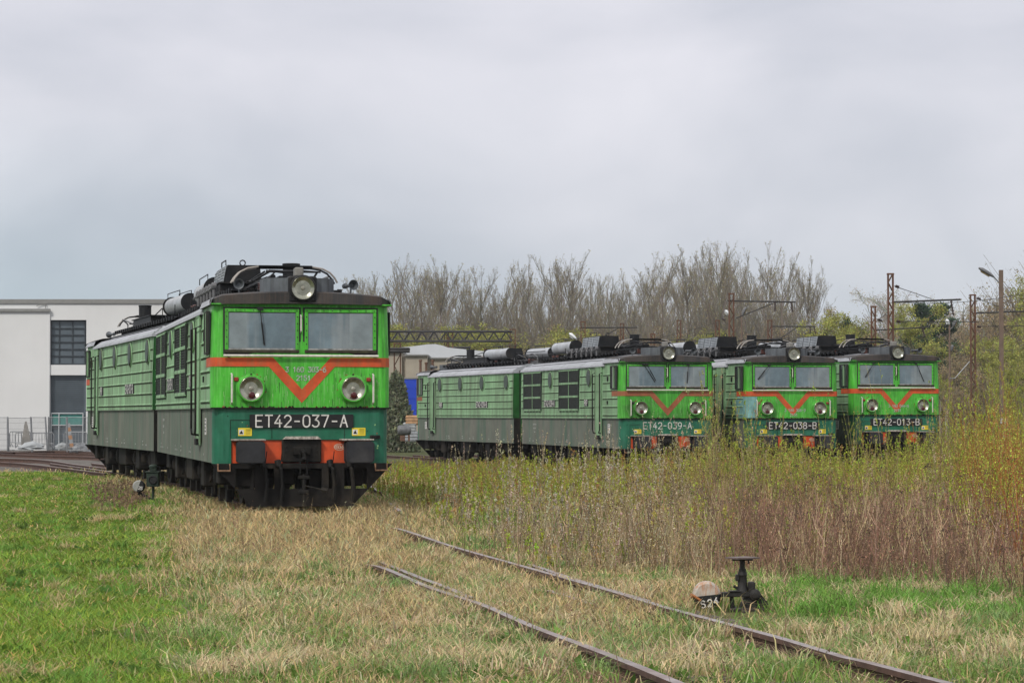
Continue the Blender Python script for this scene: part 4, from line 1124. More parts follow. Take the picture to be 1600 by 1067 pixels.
def rail_mask(x, y):
    """1 close to the foreground rails so that they stay visible"""
    P1_ = [ext(RP, 6)] + RP; P2_ = [ext(LP, 6)] + LP
    m = np.zeros(len(x))
    for P in (P1_, P2_):
        xr_ = np.interp(y, [p.y for p in P], [p.x for p in P])
        m = np.maximum(m, (np.abs(x - xr_ + .03) < .075) * (y < P[-1].y + .3))
    return m
def bare(x, y):
    P1_ = [ext(RP, 6)] + RP; P2_ = [ext(LP, 6)] + LP
    xr_ = np.interp(y, [p.y for p in P1_], [p.x for p in P1_]); xl_ = np.interp(y, [p.y for p in P2_], [p.x for p in P2_])
    ins = (x > xl_ + .05) & (x < xr_ - .05) & (y < 19)
    return ins * .85 * sstep(.46, .60, fbm(x * 1.6 + 70, y * 1.2 + 11, 3)) + .5 * sstep(.62, .74, fbm(x * 1.3 + 90, y * .7 + 31, 3))
def strips(P, W, C):
    """P (n,k,3) polylines, W (n,k) widths -> flat ribbons with random facing"""
    n, k_, _ = P.shape; ph = rng.random(n) * np.pi
    sd = np.stack([np.cos(ph), np.sin(ph) * .5, np.zeros(n)], 1)[:, None, :] * (W / 2)[..., None]
    V = np.stack([P - sd, P + sd], 2).reshape(-1, 3)
    b = (np.arange(n) * k_ * 2)[:, None] + (np.arange(k_ - 1) * 2)[None]
    b = b.ravel()
    Fc = np.concatenate([np.stack([b, b + 1, b + 3], 1), np.stack([b, b + 3, b + 2], 1)], 0)
    Cc = np.repeat(C, k_ * 2, 0)
    return V, Fc, Cc
def bits(Pc, size, C, flat=.6):
    """small leaf / bud triangles-pairs around points"""
    n = len(Pc); d1 = rng.normal(size=(n, 3)); d1[:, 2] = np.abs(d1[:, 2]) + .3; d1 /= np.linalg.norm(d1, axis=1)[:, None]
    d2 = rng.normal(size=(n, 3)); d2 -= (d2 * d1).sum(1)[:, None] * d1; d2 /= np.linalg.norm(d2, axis=1)[:, None]
    s = size[:, None]
    V = np.stack([Pc, Pc + d1 * s * .5 + d2 * s * flat * .5, Pc + d1 * s, Pc + d1 * s * .5 - d2 * s * flat * .5], 1).reshape(-1, 3)
    o = np.arange(n)[:, None] * 4
    return V, np.concatenate([o + np.array([[0, 1, 2]]), o + np.array([[0, 2, 3]])], 0), np.repeat(C, 4, 0)
def stems(x, y, h, lean, w, c, k_=5, bend=.12):
    n = len(x); th = rng.random(n) * 2 * np.pi; t = np.linspace(0, 1, k_)[None, :, None]
    base = np.stack([x, y, ground(x, y) - .02], 1)[:, None, :]
    d = np.stack([np.cos(th) * lean, np.sin(th) * lean, np.ones(n)], 1)[:, None, :] * h[:, None, None]
    th2 = rng.random(n) * 2 * np.pi
    bd = np.stack([np.cos(th2), np.sin(th2), np.zeros(n)], 1)[:, None, :] * (h * bend)[:, None, None]
    P = base + d * t + bd * t * t
    W = w[:, None] * (1 - .7 * t[..., 0])
    return P, W
# lawn
x, y = scatter(370000, 13, 78, 1.55, -.215, -.08)
l, t, gv = zones(x, y)
k = (rng.random(len(x)) < l) & (clear_mask(x, y) < rng.random(len(x))); x, y = x[k], y[k]; n = len(x)
pat = fbm(x * .8 + 3, y * .5 + 8, 4); wear = .8 * sstep(.57, .72, fbm(x * .55 + 31, y * .3 + 12, 4))
h = (.035 + .085 * rng.random(n) ** 2) * (.5 + 1.3 * pat) * (1 - .35 * wear)
c = jitter((.195, .31, .052), n, .4) * (.72 + .6 * pat)[:, None]
dryk = rng.random(n) < (.10 + .45 * wear); c[dryk] = jitter((.48, .40, .18), dryk.sum(), .3)
yk = rng.random(n) < .25; c[yk] *= np.array([1.35, 1.1, .9])
Vs = [blades(np.stack([x, y], 1), h, .3 + .9 * rng.random(n), .0045 + .00034 * y * (1 + rng.random(n)), c)]
# taller tufts in the lawn
x, y = scatter(240, 14, 70, 1.3, -.215, -.07); l, t, gv = zones(x, y); k = l > .4; x, y = x[k], y[k]
for i in range(len(x)):
    m_ = 60; a = rng.normal(0, .07, (m_, 2)); dry = rng.random() < .4
    cc = jitter((.50, .42, .21) if dry else (.20, .36, .07), m_, .3)
    Vs.append(blades(np.stack([x[i] + a[:, 0], y[i] + a[:, 1]], 1), .10 + .10 * rng.random(m_), .3 + .8 * rng.random(m_), np.full(m_, .006 + .0003 * y[i]), cc))
def join(Vs):
    o = 0; VV, FF, CC = [], [], []
    for V, Fc, C in Vs: VV.append(V); FF.append(Fc + o); CC.append(C); o += len(V)
    return np.concatenate(VV), np.concatenate(FF), np.concatenate(CC)
V, Fc, C = join(Vs)
tag(link('lawn_grass', np_mesh('lawn_grass', V, Fc, M_grass, C)), 'short green grass of the lawn at the left edge', 'grass', kind='stuff')

# dry grass of the middle and right foreground
x, y = scatter(560000, 12.5, 84, 1.6)
l, t, gv = zones(x, y)
k = (rng.random(len(x)) < (1 - l) * (1 - .35 * t) * (1 - gv)) & (rail_mask(x, y) < .5) & (bare(x, y) < rng.random(len(x))) & (clear_mask(x, y) * .93 < rng.random(len(x))); x, y = x[k], y[k]; n = len(x); l, t, gv = zones(x, y)
pat = fbm(x * .9 + 13, y * .6 + 5, 4)
greenish = sstep(.47, .62, fbm(x * .55 + 9, y * .32, 4))
pxx = 800 + F * x / y; pyy = HOR + F * EYE / y
right_low = sstep(1080, 1300, pxx) * sstep(915, 950, pyy) * .55
left_low = (1 - sstep(330, 620, pxx)) * sstep(860, 960, pyy) * .35
low = sstep(960, 1060, pyy) * .30
gp = np.clip(.30 + .42 * greenish + right_low + left_low + low, 0, .85)
# flattened pale strip in front of the near locomotive
strip = sstep(770, 800, pyy) * (1 - sstep(850, 900, pyy)) * sstep(260, 300, pxx) * (1 - sstep(600, 720, pxx))
gp = gp * (1 - .8 * strip) + .25 * t * sstep(.5, .6, fbm(x * .7 + 4, y * .5 + 2, 3))
isg = rng.random(n) < gp
h = (.05 + .22 * rng.random(n) ** 1.4) * (.45 + 1.1 * pat) * (1 + .25 * strip)
c = jitter((.58, .44, .225), n, .42, .08)
br_ = rng.random(n) < .28; c[br_] = jitter((.36, .26, .15), br_.sum(), .35)
gy_ = rng.random(n) < .15; c[gy_] = jitter((.46, .46, .26), gy_.sum(), .3)
c[isg] = jitter((.21, .33, .075), isg.sum(), .4)
h[isg] *= .75
# brown litter strip beside the left rail
lr = np.interp(y, [p.y for p in [ext(LP, 6)] + LP], [p.x for p in [ext(LP, 6)] + LP])
br2 = (np.abs(x - lr + .30) < .28) & (y < 22) & (rng.random(n) < .75)
c[br2] = jitter((.29, .175, .12), br2.sum(), .3); h[br2] *= .7
Vs = [blades(np.stack([x, y], 1), h, .35 + 1.3 * rng.random(n) ** 1.3, .0042 + .00030 * y * (.5 + rng.random(n)), c, .8)]
# green tufts in front of the thicket, lower right
sel = [(1160 + 450 * rng.random(), 900 + 70 * rng.random() ** 1.6, 1) for _ in range(190)] + [(640 + 960 * rng.random(), 880 + 180 * rng.random(), 0) for _ in range(260)] + \
      [(300 + 500 * rng.random(), 840 + 230 * rng.random(), 0) for _ in range(240)] + [(1500 + 60 * rng.random(), 925 + 20 * rng.random(), 1) for _ in range(20)]
for (px_, py_, kk) in sel:
    p = pix_ground(px_, py_, -.1)
    if rail_mask(np.array([p.x]), np.array([p.y]))[0] > .5 or clear_mask(np.array([p.x]), np.array([p.y]))[0] > .05: continue
    m_ = 70; a = rng.normal(0, .09, (m_, 2)); dry = rng.random() < (.30 if kk else .6)
    cc = jitter((.66, .55, .33) if dry else ((.19, .36, .07) if kk else (.26, .37, .13)), m_, .3)
    Vs.append(blades(np.stack([p.x + a[:, 0], p.y + a[:, 1]], 1), .13 + (.20 if kk else .15) * rng.random(m_), .3 + 1.0 * rng.random(m_), np.full(m_, .0055 + .0003 * p.y), cc, .8))
# long matted dead blades
x, y = scatter(60000, 12.5, 70, 1.7); l, t, gv = zones(x, y)
k = (rng.random(len(x)) < (1 - .93 * l) * (1 - .8 * t) * (1 - gv) * sstep(.42, .62, fbm(x * 1.5 + 2, y * 1.1 + 44, 3))) & (rail_mask(x, y) < .5) & (clear_mask(x, y) < .1); x, y = x[k], y[k]; n = len(x)
c = jitter((.66, .53, .31), n, .35); k = rng.random(n) < .35; c[k] = jitter((.42, .31, .18), k.sum(), .3)
Vs.append(blades(np.stack([x, y], 1), .10 + .12 * rng.random(n), 1.5 + 2.2 * rng.random(n), .005 + .0003 * y, c, .45))
# broad leaved weeds
x, y = scatter(900, 13, 45, 1.4); l, t, gv = zones(x, y); k = (rail_mask(x, y) < .5) & (clear_mask(x, y) < .1) & (t < .6); x, y = x[k], y[k]
pc = np.repeat(np.stack([x, y, ground(x, y) + .02], 1), 14, 0) + rng.normal(0, 1, (len(x) * 14, 3)) * np.array([.06, .06, .015])
Vs.append(bits(pc, .05 + .05 * rng.random(len(pc)), np.repeat(jitter((.13, .24, .045), len(x), .4), 14, 0), .7))
# dead stalks standing in the open grass
x, y = scatter(420, 14, 42, 1.2); l, t, gv = zones(x, y); k = (rail_mask(x, y) < .5) & (rng.random(len(x)) < 1 - .8 * l) & (clear_mask(x, y) < .1); x, y = x[k], y[k]; n = len(x)
hh_ = .22 + .40 * rng.random(n) ** 2; P, W = stems(x, y, hh_, .15 + .2 * rng.random(n), .0055 + .0001 * y, None); cs = jitter((.20, .13, .085), n, .4)
Vs.append(strips(P, W, cs)); tip = np.repeat(P[:, -1], 6, 0) + rng.normal(0, 1, (n * 6, 3)) * np.array([.015, .015, .03]); Vs.append(bits(tip, np.full(len(tip), .018), np.repeat(cs, 6, 0)))
V, Fc, C = join(Vs)
tag(link('dry_grass', np_mesh('dry_grass', V, Fc, M_grass, C)), 'dry straw coloured grass with green blades around the rails', 'grass', kind='stuff')

# ------------------------------------------------------------------ tall weeds and shoots
M_weed = mat('weed_stems', (0, 0, 0), rough=0.85, var=0.1, scale=2, attr=True, trans=0.15, spec=0.1)
def plant_patch(x, y, h, lean, w, cstem, ntw, twl, ctwig, nbit, bsize, cbit, tw0=.25, bit0=.3):
    P, W = stems(x, y, h, lean, w, cstem); out = [strips(P, W, cstem)]
    n = len(x)
    def interp(P, idx, t):
        k_ = P.shape[1]; f = t * (k_ - 1); i = np.minimum(f.astype(int), k_ - 2); u = (f - i)[:, None]
        return P[idx, i] * (1 - u) + P[idx, i + 1] * u
    srcP = P; src_n = n
    if ntw:
        idx = np.repeat(np.arange(n), ntw); t = tw0 + (1 - tw0) * rng.random(len(idx)); s0 = interp(P, idx, t)
        th = rng.random(len(idx)) * 2 * np.pi; L = twl * h[idx] * (1.15 - t) * (.5 + rng.random(len(idx)))
        d = np.stack([np.cos(th) * .42, np.sin(th) * .42, np.ones(len(idx))], 1) * L[:, None]
        tt = np.array([0, .5, 1.])[None, :, None]
        P2 = s0[:, None] + d[:, None] * tt + np.stack([np.cos(th) * .1, np.sin(th) * .1, np.zeros(len(idx))], 1)[:, None] * L[:, None, None] * (tt * (1 - tt)) * 4
        W2 = (w[idx] * .55)[:, None] * np.array([1, .8, .4])[None]
        out.append(strips(P2, W2, ctwig[idx]))
        idx2 = np.repeat(np.arange(len(idx)), max(1, nbit // ntw)); t2 = rng.random(len(idx2))
        pb = interp(P2, idx2, t2); out.append(bits(pb, bsize * (.6 + .8 * rng.random(len(idx2))), cbit[idx[idx2]] * (.7 + .6 * rng.random((len(idx2), 1)))))
    idx = np.repeat(np.arange(n), max(2, nbit // 2)); t = bit0 + (1 - bit0) * rng.random(len(idx)); pb = interp(P, idx, t)
    out.append(bits(pb, bsize * (.6 + .8 * rng.random(len(idx))), cbit[idx] * (.7 + .6 * rng.random((len(idx), 1)))))
    return out
def in_thick(N, y0, y1, p=1.2, xl=-.1, xr=.225, lo=.5):
    x, y = scatter(N, y0, y1, p, xl, xr); l, t, g_ = zones(x, y); k = t > lo; return x[k], y[k]
def footprint_free(x, y):
    """not under the three locomotives or the near one"""
    ok = np.ones(len(x), bool)
    for px, Y0, a in ((1043, 83.0, 12.4), (1238.5, 84.0, 12.4), (1400.5, 86.5, 12.2)):
        cx = X(px, Y0); dy = y - Y0; dx = x - cx
        u = dx * math.cos(R(a)) + dy * math.sin(R(a)); v = -dx * math.sin(R(a)) + dy * math.cos(R(a))
        ok &= ~((np.abs(u) < 1.75) & (v > -.9))
    return ok & (y < 104)
def px_of(x, y): return 800 + F * x / y
# 1 mauve-brown dead weeds, near edge of the thicket
x, y = in_thick(17500, 21.5, 44, 1.0, -.05, .27, .30)
keep = rng.random(len(x)) < (.12 + .88 * sstep(.38, .60, fbm(x * 1.1 + 50, y * .8, 3))) * (.35 + .65 * sstep(650, 1050, px_of(x, y))); x, y = x[keep], y[keep]
l, t, g_ = zones(x, y); keep = rng.random(len(x)) < .06 + .94 * sstep(.35, .95, t); x, y = x[keep], y[keep]
wgt = sstep(600, 900, px_of(x, y)) * (1 - sstep(33, 43, y)); k = rng.random(len(x)) < wgt; x, y = x[k], y[k]; n = len(x)
pxv = px_of(x, y); hn = fbm(x * .8, y * .8, 3)
h = (.24 + .66 * rng.random(n)) * (.45 + 1.05 * hn) * (.85 + .25 * sstep(800, 1150, pxv))
mauve = sstep(1020, 1200, pxv)[:, None]
cs = jitter((.25, .15, .105), n, .5) * mauve + jitter((.31, .23, .13), n, .5) * (1 - mauve)
cb = jitter((.31, .19, .13), n, .5) * mauve + jitter((.48, .40, .29), n, .4) * (1 - mauve)
tan_ = rng.random(n) < .16; cs[tan_] = jitter((.56, .44, .27), tan_.sum(), .3); dk_ = rng.random(n) < .18; cs[dk_] = jitter((.14, .09, .07), dk_.sum(), .3)
olv = rng.random(n) < .10; cb[olv] = jitter((.40, .40, .14), olv.sum(), .3)
out = plant_patch(x, y, h, .05 + .45 * rng.random(n) ** 2.2, .006 + .00014 * y, cs, 6, .42, cs * 1.15, 20, .018, cb, .15)
# dark umbels
k = rng.random(n) < .11; P, W = stems(x[k], y[k], h[k] * 1.22, .05, np.full(k.sum(), .009), cs[k] * .6)
out.append(strips(P, W, cs[k] * .6)); tip = np.repeat(P[:, -1], 14, 0) + rng.normal(0, 1, (k.sum() * 14, 3)) * np.array([.045, .045, .014])
out.append(bits(tip, np.full(len(tip), .022), np.repeat(jitter((.09, .06, .05), k.sum(), .3), 14, 0)))
V, Fc, C = join(out)
tag(link('dead_weeds', np_mesh('dead_weeds', V, Fc, M_weed, C)), 'dense mauve brown dead weeds along the front of the thicket', 'weeds', kind='stuff')
# 2 willow shoots: yellow-green leaves, behind
x, y = in_thick(17500, 30, 100, .9, -.11, .29, .4); k = footprint_free(x, y) & (rng.random(len(x)) < .2 + .8 * sstep(.36, .58, fbm(x * .9 + 3, y * .6 + 77, 3))); x, y = x[k], y[k]
pxv = px_of(x, y); hn = fbm(x * .5 + 7, y * .5, 3)
# tops follow the photograph: low at the left, high at the right
top = np.interp(pxv, [600, 700, 800, 900, 1000, 1100, 1180, 1300, 1400, 1475, 1540, 1600], [.42, .50, .75, .85, .9, 1.2, 1.0, 1.0, 1.05, 1.6, 2.0, 2.1])
n = len(x); h = top * (.40 + .70 * rng.random(n)) * (.30 + 1.4 * fbm(x * .9 + 7, y * .35, 3)) * .95
h = h * (.62 + .38 * sstep(34, 52, y)) * (1 - .30 * sstep(74, 84, y) * (pxv < 1470))
pk = rng.random(n) < (.35 + .65 * sstep(36, 46, y)); x, y, h, pxv, hn = x[pk], y[pk], h[pk], pxv[pk], hn[pk]; n = len(x)
cs = jitter((.26, .19, .07), n, .4); og = sstep(1480, 1570, pxv) * .7; o_ = rng.random(n) < og; cs[o_] = jitter((.36, .17, .05), o_.sum(), .3)
mix_ = sstep(.40, .60, fbm(x * .6 + 20, y * .4 + 3, 3))[:, None]
cb = jitter((.36, .46, .05), n, .3) * mix_ + jitter((.38, .36, .09), n, .35) * (1 - mix_)
ow = (rng.random(n) < .14); cb[ow] = jitter((.42, .24, .10), ow.sum(), .3)
out = plant_patch(x, y, h, .04 + .25 * rng.random(n) ** 2, .007 + .00014 * y, cs, 5, .30, cs * 1.1, 34, .029, cb, .3, .25)
V, Fc, C = join(out)
tag(link('willow_shoots', np_mesh('willow_shoots', V, Fc, M_weed, C)), 'yellow green leafing willow shoots behind the dead weeds', 'willow shoots', kind='stuff')
# 3 tall whips with pale buds sticking out in front of the locomotives
sel = []
for cx_, top_, m_, sp_ in ((700, 690, 4, 8), (722, 668, 4, 6), (765, 668, 5, 8), (800, 655, 5, 6), (815, 640, 3, 3), (845, 668, 7, 8), (872, 652, 6, 8), (905, 672, 9, 9), (925, 645, 3, 4), (958, 655, 10, 9), (985, 668, 8, 8), (1012, 640, 10, 8), (1035, 664, 9, 8),
                        (1062, 640, 8, 8), (1085, 655, 9, 8), (1112, 572, 14, 7), (1122, 600, 14, 9), (1142, 640, 14, 8), (1168, 598, 12, 8), (1182, 650, 12, 8), (1212, 640, 9, 7), (1240, 668, 10, 8), (1262, 650, 6, 6), (1290, 588, 5, 4), (1312, 672, 9, 8),
                        (1338, 630, 12, 7), (1360, 672, 9, 8), (1382, 565, 4, 4), (1398, 662, 9, 8), (1425, 640, 10, 8), (1448, 668, 10, 8), (1466, 610, 9, 6), (1482, 572, 16, 8), (1505, 590, 18, 9), (1530, 600, 18, 9), (1552, 575, 20, 8), (1578, 560, 24, 9), (1600, 580, 24, 10)):
    yc_ = random.uniform(38, 66)
    for _ in range(int(m_ * 1.5)): sel.append((random.gauss(cx_, sp_), top_ + abs(random.gauss(0, 34)), yc_ + random.uniform(-1.2, 1.2)))
for _ in range(260): px_ = random.uniform(690, 1610); sel.append((px_, random.uniform(700, 800) - (30 if px_ > 1100 else 0), random.uniform(28, 50)))
xs_, ys_, hs_ = [], [], []
for px_, top_, Y_ in sel:
    x_ = X(px_, Y_); xs_.append(x_); ys_.append(Y_); hs_.append(Z(top_, Y_) - float(ground(x_, Y_)))
x, y, h = map(np.array, (xs_, ys_, hs_)); n = len(x); pxv = px_of(x, y)
cs = jitter((.22, .17, .09), n, .4); o_ = (rng.random(n) < .5) & (pxv > 1490); cs[o_] = jitter((.30, .14, .04), o_.sum(), .3)
gl_ = sstep(1050, 1130, pxv)[:, None]; cb = jitter((.56, .50, .38), n, .3) * (1 - gl_) + jitter((.38, .45, .08), n, .3) * gl_
lowk = (y < 40) & (pxv > 1000) & (rng.random(n) < .5); cb[lowk] = jitter((.45, .36, .22), lowk.sum(), .3)
out = plant_patch(x, y, h, .03 + .03 * rng.random(n), .007 + .00012 * y, cs, 3, .10, cs, 84, .018, cb, .5, .25)
x, y = scatter(120, 38, 46, 1, -.09, -.01); k = (px_of(x, y) > 440) & (px_of(x, y) < 640) & (y < 43.5); x, y = x[k][:16], y[k][:16]; n = len(x)
out += plant_patch(x, y, .25 + .35 * rng.random(n), .05 + 0 * x, .010 + 0 * x, jitter((.2, .15, .1), n), 0, 0, None, 26, .02, jitter((.46, .4, .3), n), 0, .3)
V, Fc, C = join(out)
tag(link('budding_whips', np_mesh('budding_whips', V, Fc, M_weed, C)), 'tall thin whips with pale buds rising before the parked locomotives', 'whips', kind='stuff')
# 4 orange willow canes at the right edge
sel = []
for cx_, cy_ in ((1600, 29), (1572, 34), (1612, 35), (1545, 38), (1592, 42), (1625, 31), (1520, 44)):
    for _ in range(26): sel.append((X(cx_, cy_) + rng.normal(0, .16), cy_ + rng.normal(0, .25)))
a = np.array(sel); n = len(a); h = 1.0 + 1.1 * rng.random(n)
cs = jitter((.33, .125, .05), n, .45); cb = jitter((.40, .46, .07), n, .3)
out = plant_patch(a[:, 0], a[:, 1], h, .04 + .30 * rng.random(n), np.full(n, .0085), cs, 5, .28, cs, 22, .024, cb, .3, .5)
V, Fc, C = join(out)
tag(link('orange_willow', np_mesh('orange_willow', V, Fc, M_weed, C)), 'orange stemmed willow canes at the right edge of the thicket', 'willow', kind='stuff')
# 5 brown brambles beside the near locomotive's lamp
x, y = scatter(2600, 46, 66, 1, -.17, -.11); pv = px_of(x, y); k = rng.random(len(x)) < np.clip(1.3 - (((pv - 185) / 48) ** 2 + ((y - 55) / 9) ** 2), 0, 1) * (.3 + fbm(x * 1.5, y * .6, 3)); x, y = x[k], y[k]; l, t, g_ = zones(x, y)
n = len(x); cs = jitter((.30, .20, .14), n, .4)
out = plant_patch(x, y, .10 + .18 * rng.random(n), .25 + 0 * x, .014 + 0 * x, cs, 3, .5, cs, 10, .03, jitter((.22, .15, .10), n), .1)
V, Fc, C = join(out)
tag(link('brown_brambles', np_mesh('brown_brambles', V, Fc, M_weed, C)), 'low brown brambles on the grass left of the near locomotive', 'brambles', kind='stuff')
# ------------------------------------------------------------------ trees
M_bark = mat('bark_grey', (0.20, 0.175, 0.14), rough=0.9, var=0.25, scale=2)
M_twig = mat('twigs', (0, 0, 0), rough=0.9, var=0.15, scale=0.35, attr=True, spec=0.1)
M_leaf = mat('leaves', (0, 0, 0), rough=0.8, var=0.15, scale=0.3, attr=True, trans=0.25, spec=0.1)
def prisms(P, Rr, C):
    """P (n,k,3) polylines -> three-sided tubes"""
    n, k_, _ = P.shape
    d = np.gradient(P, axis=1); d /= np.linalg.norm(d, axis=2)[..., None] + 1e-9
    a = np.zeros_like(d); a[..., 0] = 1; u = np.cross(d, a); u /= np.linalg.norm(u, axis=2)[..., None] + 1e-9; w = np.cross(d, u)
    V = np.stack([P + (u * math.cos(q) + w * math.sin(q)) * Rr[..., None] for q in (0, 2.094, 4.189)], 2).reshape(-1, 3)
    F_ = []
    b0 = (np.arange(n) * k_ * 3)[:, None] + (np.arange(k_ - 1) * 3)[None]; b0 = b0.ravel()
    for j in range(3):
        q = (j + 1) % 3; F_ += [np.stack([b0 + j, b0 + q, b0 + 3 + q], 1), np.stack([b0 + j, b0 + 3 + q, b0 + 3 + j], 1)]
    return V, np.concatenate(F_), np.repeat(C, k_ * 3, 0)
def interp_lines(P, idx, t):
    k_ = P.shape[1]; f = t * (k_ - 1); i = np.minimum(f.astype(int), k_ - 2); u = (f - i)[:, None]
    d = P[idx, i + 1] - P[idx, i]; d /= np.linalg.norm(d, axis=1)[:, None] + 1e-9
    return P[idx, i] * (1 - u) + P[idx, i + 1] * u, d
def children(P, Ln, nch, t0, t1, spread, lr, up, k_=4, kink=.06, taper=1.0, trange=None):
    n = len(P); idx = np.repeat(np.arange(n), nch); t = t0 + (t1 - t0) * rng.random(len(idx))
    s0, d = interp_lines(P, idx, t)
    r = rng.normal(size=(len(idx), 3)); r -= (r * d).sum(1)[:, None] * d; r /= np.linalg.norm(r, axis=1)[:, None]
    a = spread * (.7 + .6 * rng.random(len(idx)))
    d2 = d * np.cos(a)[:, None] + r * np.sin(a)[:, None]; d2[:, 2] += up * .4; d2 /= np.linalg.norm(d2, axis=1)[:, None]
    L = Ln[idx] * lr * (.6 + .7 * rng.random(len(idx))) * (1 - taper * .55 * t)
    tt = np.linspace(0, 1, k_)[None, :, None]
    e2 = d2.copy(); e2[:, 2] += up; e2 /= np.linalg.norm(e2, axis=1)[:, None]
    P2 = s0[:, None] + d2[:, None] * L[:, None, None] * tt * (1 - tt * .5) + e2[:, None] * L[:, None, None] * tt * tt * .5
    P2[:, 1:] += rng.normal(size=P2[:, 1:].shape) * (L * kink)[:, None, None]
    return P2, L, idx
def tree_proto(kind, H, seed):
    """returns trunk mesh, crown mesh"""
    global rng
    old = rng; rng = np.random.default_rng(seed)
    k_ = 8; t = np.linspace(0, 1, k_)
    if kind == 'poplar': hh = .84
    elif kind == 'broad': hh = .72
    else: hh = .85
    nst = 1 if rng.random() < .6 or kind != 'poplar' else 2
    TR = []
    for s_ in range(nst):
        P = np.zeros((1, k_, 3)); P[0, :, 2] = t * H * hh * (1 - .08 * s_)
        P[0, :, :2] = np.cumsum(rng.normal(0, .012 * H, (k_, 2)), 0) * t[:, None]
        P[0, :, 0] += s_ * rng.choice([-1, 1]) * t * H * .10
        TR.append(P)
    T = np.concatenate(TR); r0 = H * .014
    RT = np.repeat((r0 * (1 - .94 * t))[None], nst, 0)
    LT = np.full(nst, H)
    if kind == 'poplar':
        B, LB, i1 = children(T, LT, 40 // nst, .10, .97, R(36), .45, .66, 6, .013, 1.15)
        B2, L2, i2 = children(B, LB, 11, .15, .98, R(31), .42, .62, 4, .018)
        B3, L3, i3 = children(B2, L2, 6, .15, 1., R(27), .50, .45, 3, .02)
        rb, r2, r3 = .0020 * H, .00065 * H, .00042 * H
    elif kind in ('broad', 'birch', 'budding'):
        B, LB, i1 = children(T, LT, 22, .22, .98, R(50), .40, .35 if kind != 'birch' else .1, 6, .04, .9)
        B2, L2, i2 = children(B, LB, 11, .2, 1., R(42), .42, .25 if kind != 'birch' else -.05, 4, .05)
        B3, L3, i3 = children(B2, L2, 6, .15, 1., R(45), .5, .1 if kind != 'birch' else -.35, 3, .05)
        rb, r2, r3 = .0045 * H, .0017 * H, .0008 * H
    elif kind == 'pine':
        B, LB, i1 = children(T, LT, 46, .32, .98, R(72), .30, .18, 5, .03, 1.3)
        B2, L2, i2 = children(B, LB, 8, .3, 1., R(45), .35, .2, 3, .05)
        B3, L3, i3 = children(B2, L2, 3, .3, 1., R(45), .4, .2, 3, .05)
        rb, r2, r3 = .005 * H, .002 * H, .0015 * H
    def taper(P, r, r_end=.35): return np.repeat((r * np.linspace(1, r_end, P.shape[1]))[None], len(P), 0)
    barkc = {'poplar': (.21, .19, .16), 'broad': (.25, .215, .17), 'birch': (.48, .44, .39), 'budding': (.24, .21, .15), 'pine': (.14, .09, .06)}[kind]
    twc = {'poplar': (.235, .205, .16), 'broad': (.27, .215, .16), 'birch': (.44, .385, .33), 'budding': (.33, .285, .17), 'pine': (.1, .08, .05)}[kind]
    trunk = prisms(T, RT, jitter(barkc, nst, .1)); V, Fc, C = trunk
    mt = np_mesh('trunk', V, Fc, M_twig, C)
    parts = [prisms(B, taper(B, rb), jitter(barkc, len(B), .15)), prisms(B2, taper(B2, r2), jitter(twc, len(B2), .2)), strips(B3, taper(B3, r3 * 1.6, .5), jitter(twc, len(B3), .25))]
    if kind == 'poplar':
        B4, L4, i4 = children(B3, L3, 3, .2, 1., R(30), .65, .4, 2, .02); parts.append(strips(B4, taper(B4, r3 * 1.3, .6), jitter(twc, len(B4), .25)))
        tip = interp_lines(B4, np.arange(len(B4)), rng.random(len(B4)))[0]; k = rng.random(len(tip)) < .12
        parts.append(bits(tip[k], np.full(k.sum(), .007 * H), jitter((.34, .30, .15), k.sum(), .3)))
    mats_ = [M_twig]; V, Fc, C = join(parts); nf = len(Fc); leafC = None
    if kind in ('budding', 'birch', 'pine', 'broad'):
        m_ = {'budding': 8, 'birch': 4, 'pine': 16, 'broad': 3}[kind]
        idx = np.repeat(np.arange(len(B3)), m_); pc = interp_lines(B3, idx, rng.random(len(idx)))[0] + rng.normal(0, .012 * H, (len(idx), 3))
        lc = {'budding': (.36, .37, .10), 'birch': (.46, .43, .34), 'pine': (.075, .12, .075), 'broad': (.38, .30, .17)}[kind]
        clump = (.65 + .7 * rng.random(len(B2)))[i3[idx]][:, None]
        sz = {'budding': .011, 'birch': .008, 'pine': .022, 'broad': .009}[kind] * H
        lv = bits(pc, sz * (.5 + rng.random(len(idx))), jitter(lc, len(idx), .25) * clump, .5 if kind != 'pine' else .3)
        V, Fc, C = join([(V, Fc, C), lv])
    mc = np_mesh('crown', V, Fc, M_twig if kind == 'poplar' else M_leaf, C)
    rng = old
    return mt, mc
PROTO = {}
def get_proto(kind, i, H=18.0):
    if (kind, i) not in PROTO: PROTO[kind, i] = tree_proto(kind, H, hash_seed(kind) + i * 13)
    return PROTO[kind, i]
def hash_seed(k): return sum(ord(c) * (i + 3) for i, c in enumerate(k))
def tree(name, kind, i, px, Y_, top_py, label, group, cat='tree', wide=1.0, gz=-.5):
    mt, mc = get_proto(kind, i)
    H = Z(top_py, Y_) - gz
    o = empty(name, (X(px, Y_), Y_, gz), random.uniform(0, 6.28))
    k = H / 18.0; o.scale = (k * wide, k * wide, k)
    link('trunk', mt, o); link('crown', mc, o)
    tag(o, label, cat, group); return o
random.seed(3)
G = 'bare poplars in the row behind the yard'
def skyline(px): return float(np.interp(px, [540, 580, 620, 660, 700, 730, 770, 800, 830, 860, 890, 920, 950, 990, 1010, 1050, 1080, 1110, 1130, 1160, 1180, 1210, 1240, 1270, 1295],
                                      [430, 415, 402, 400, 402, 414, 404, 402, 408, 392, 392, 416, 416, 414, 404, 392, 388, 372, 368, 378, 388, 380, 394, 410, 440]))
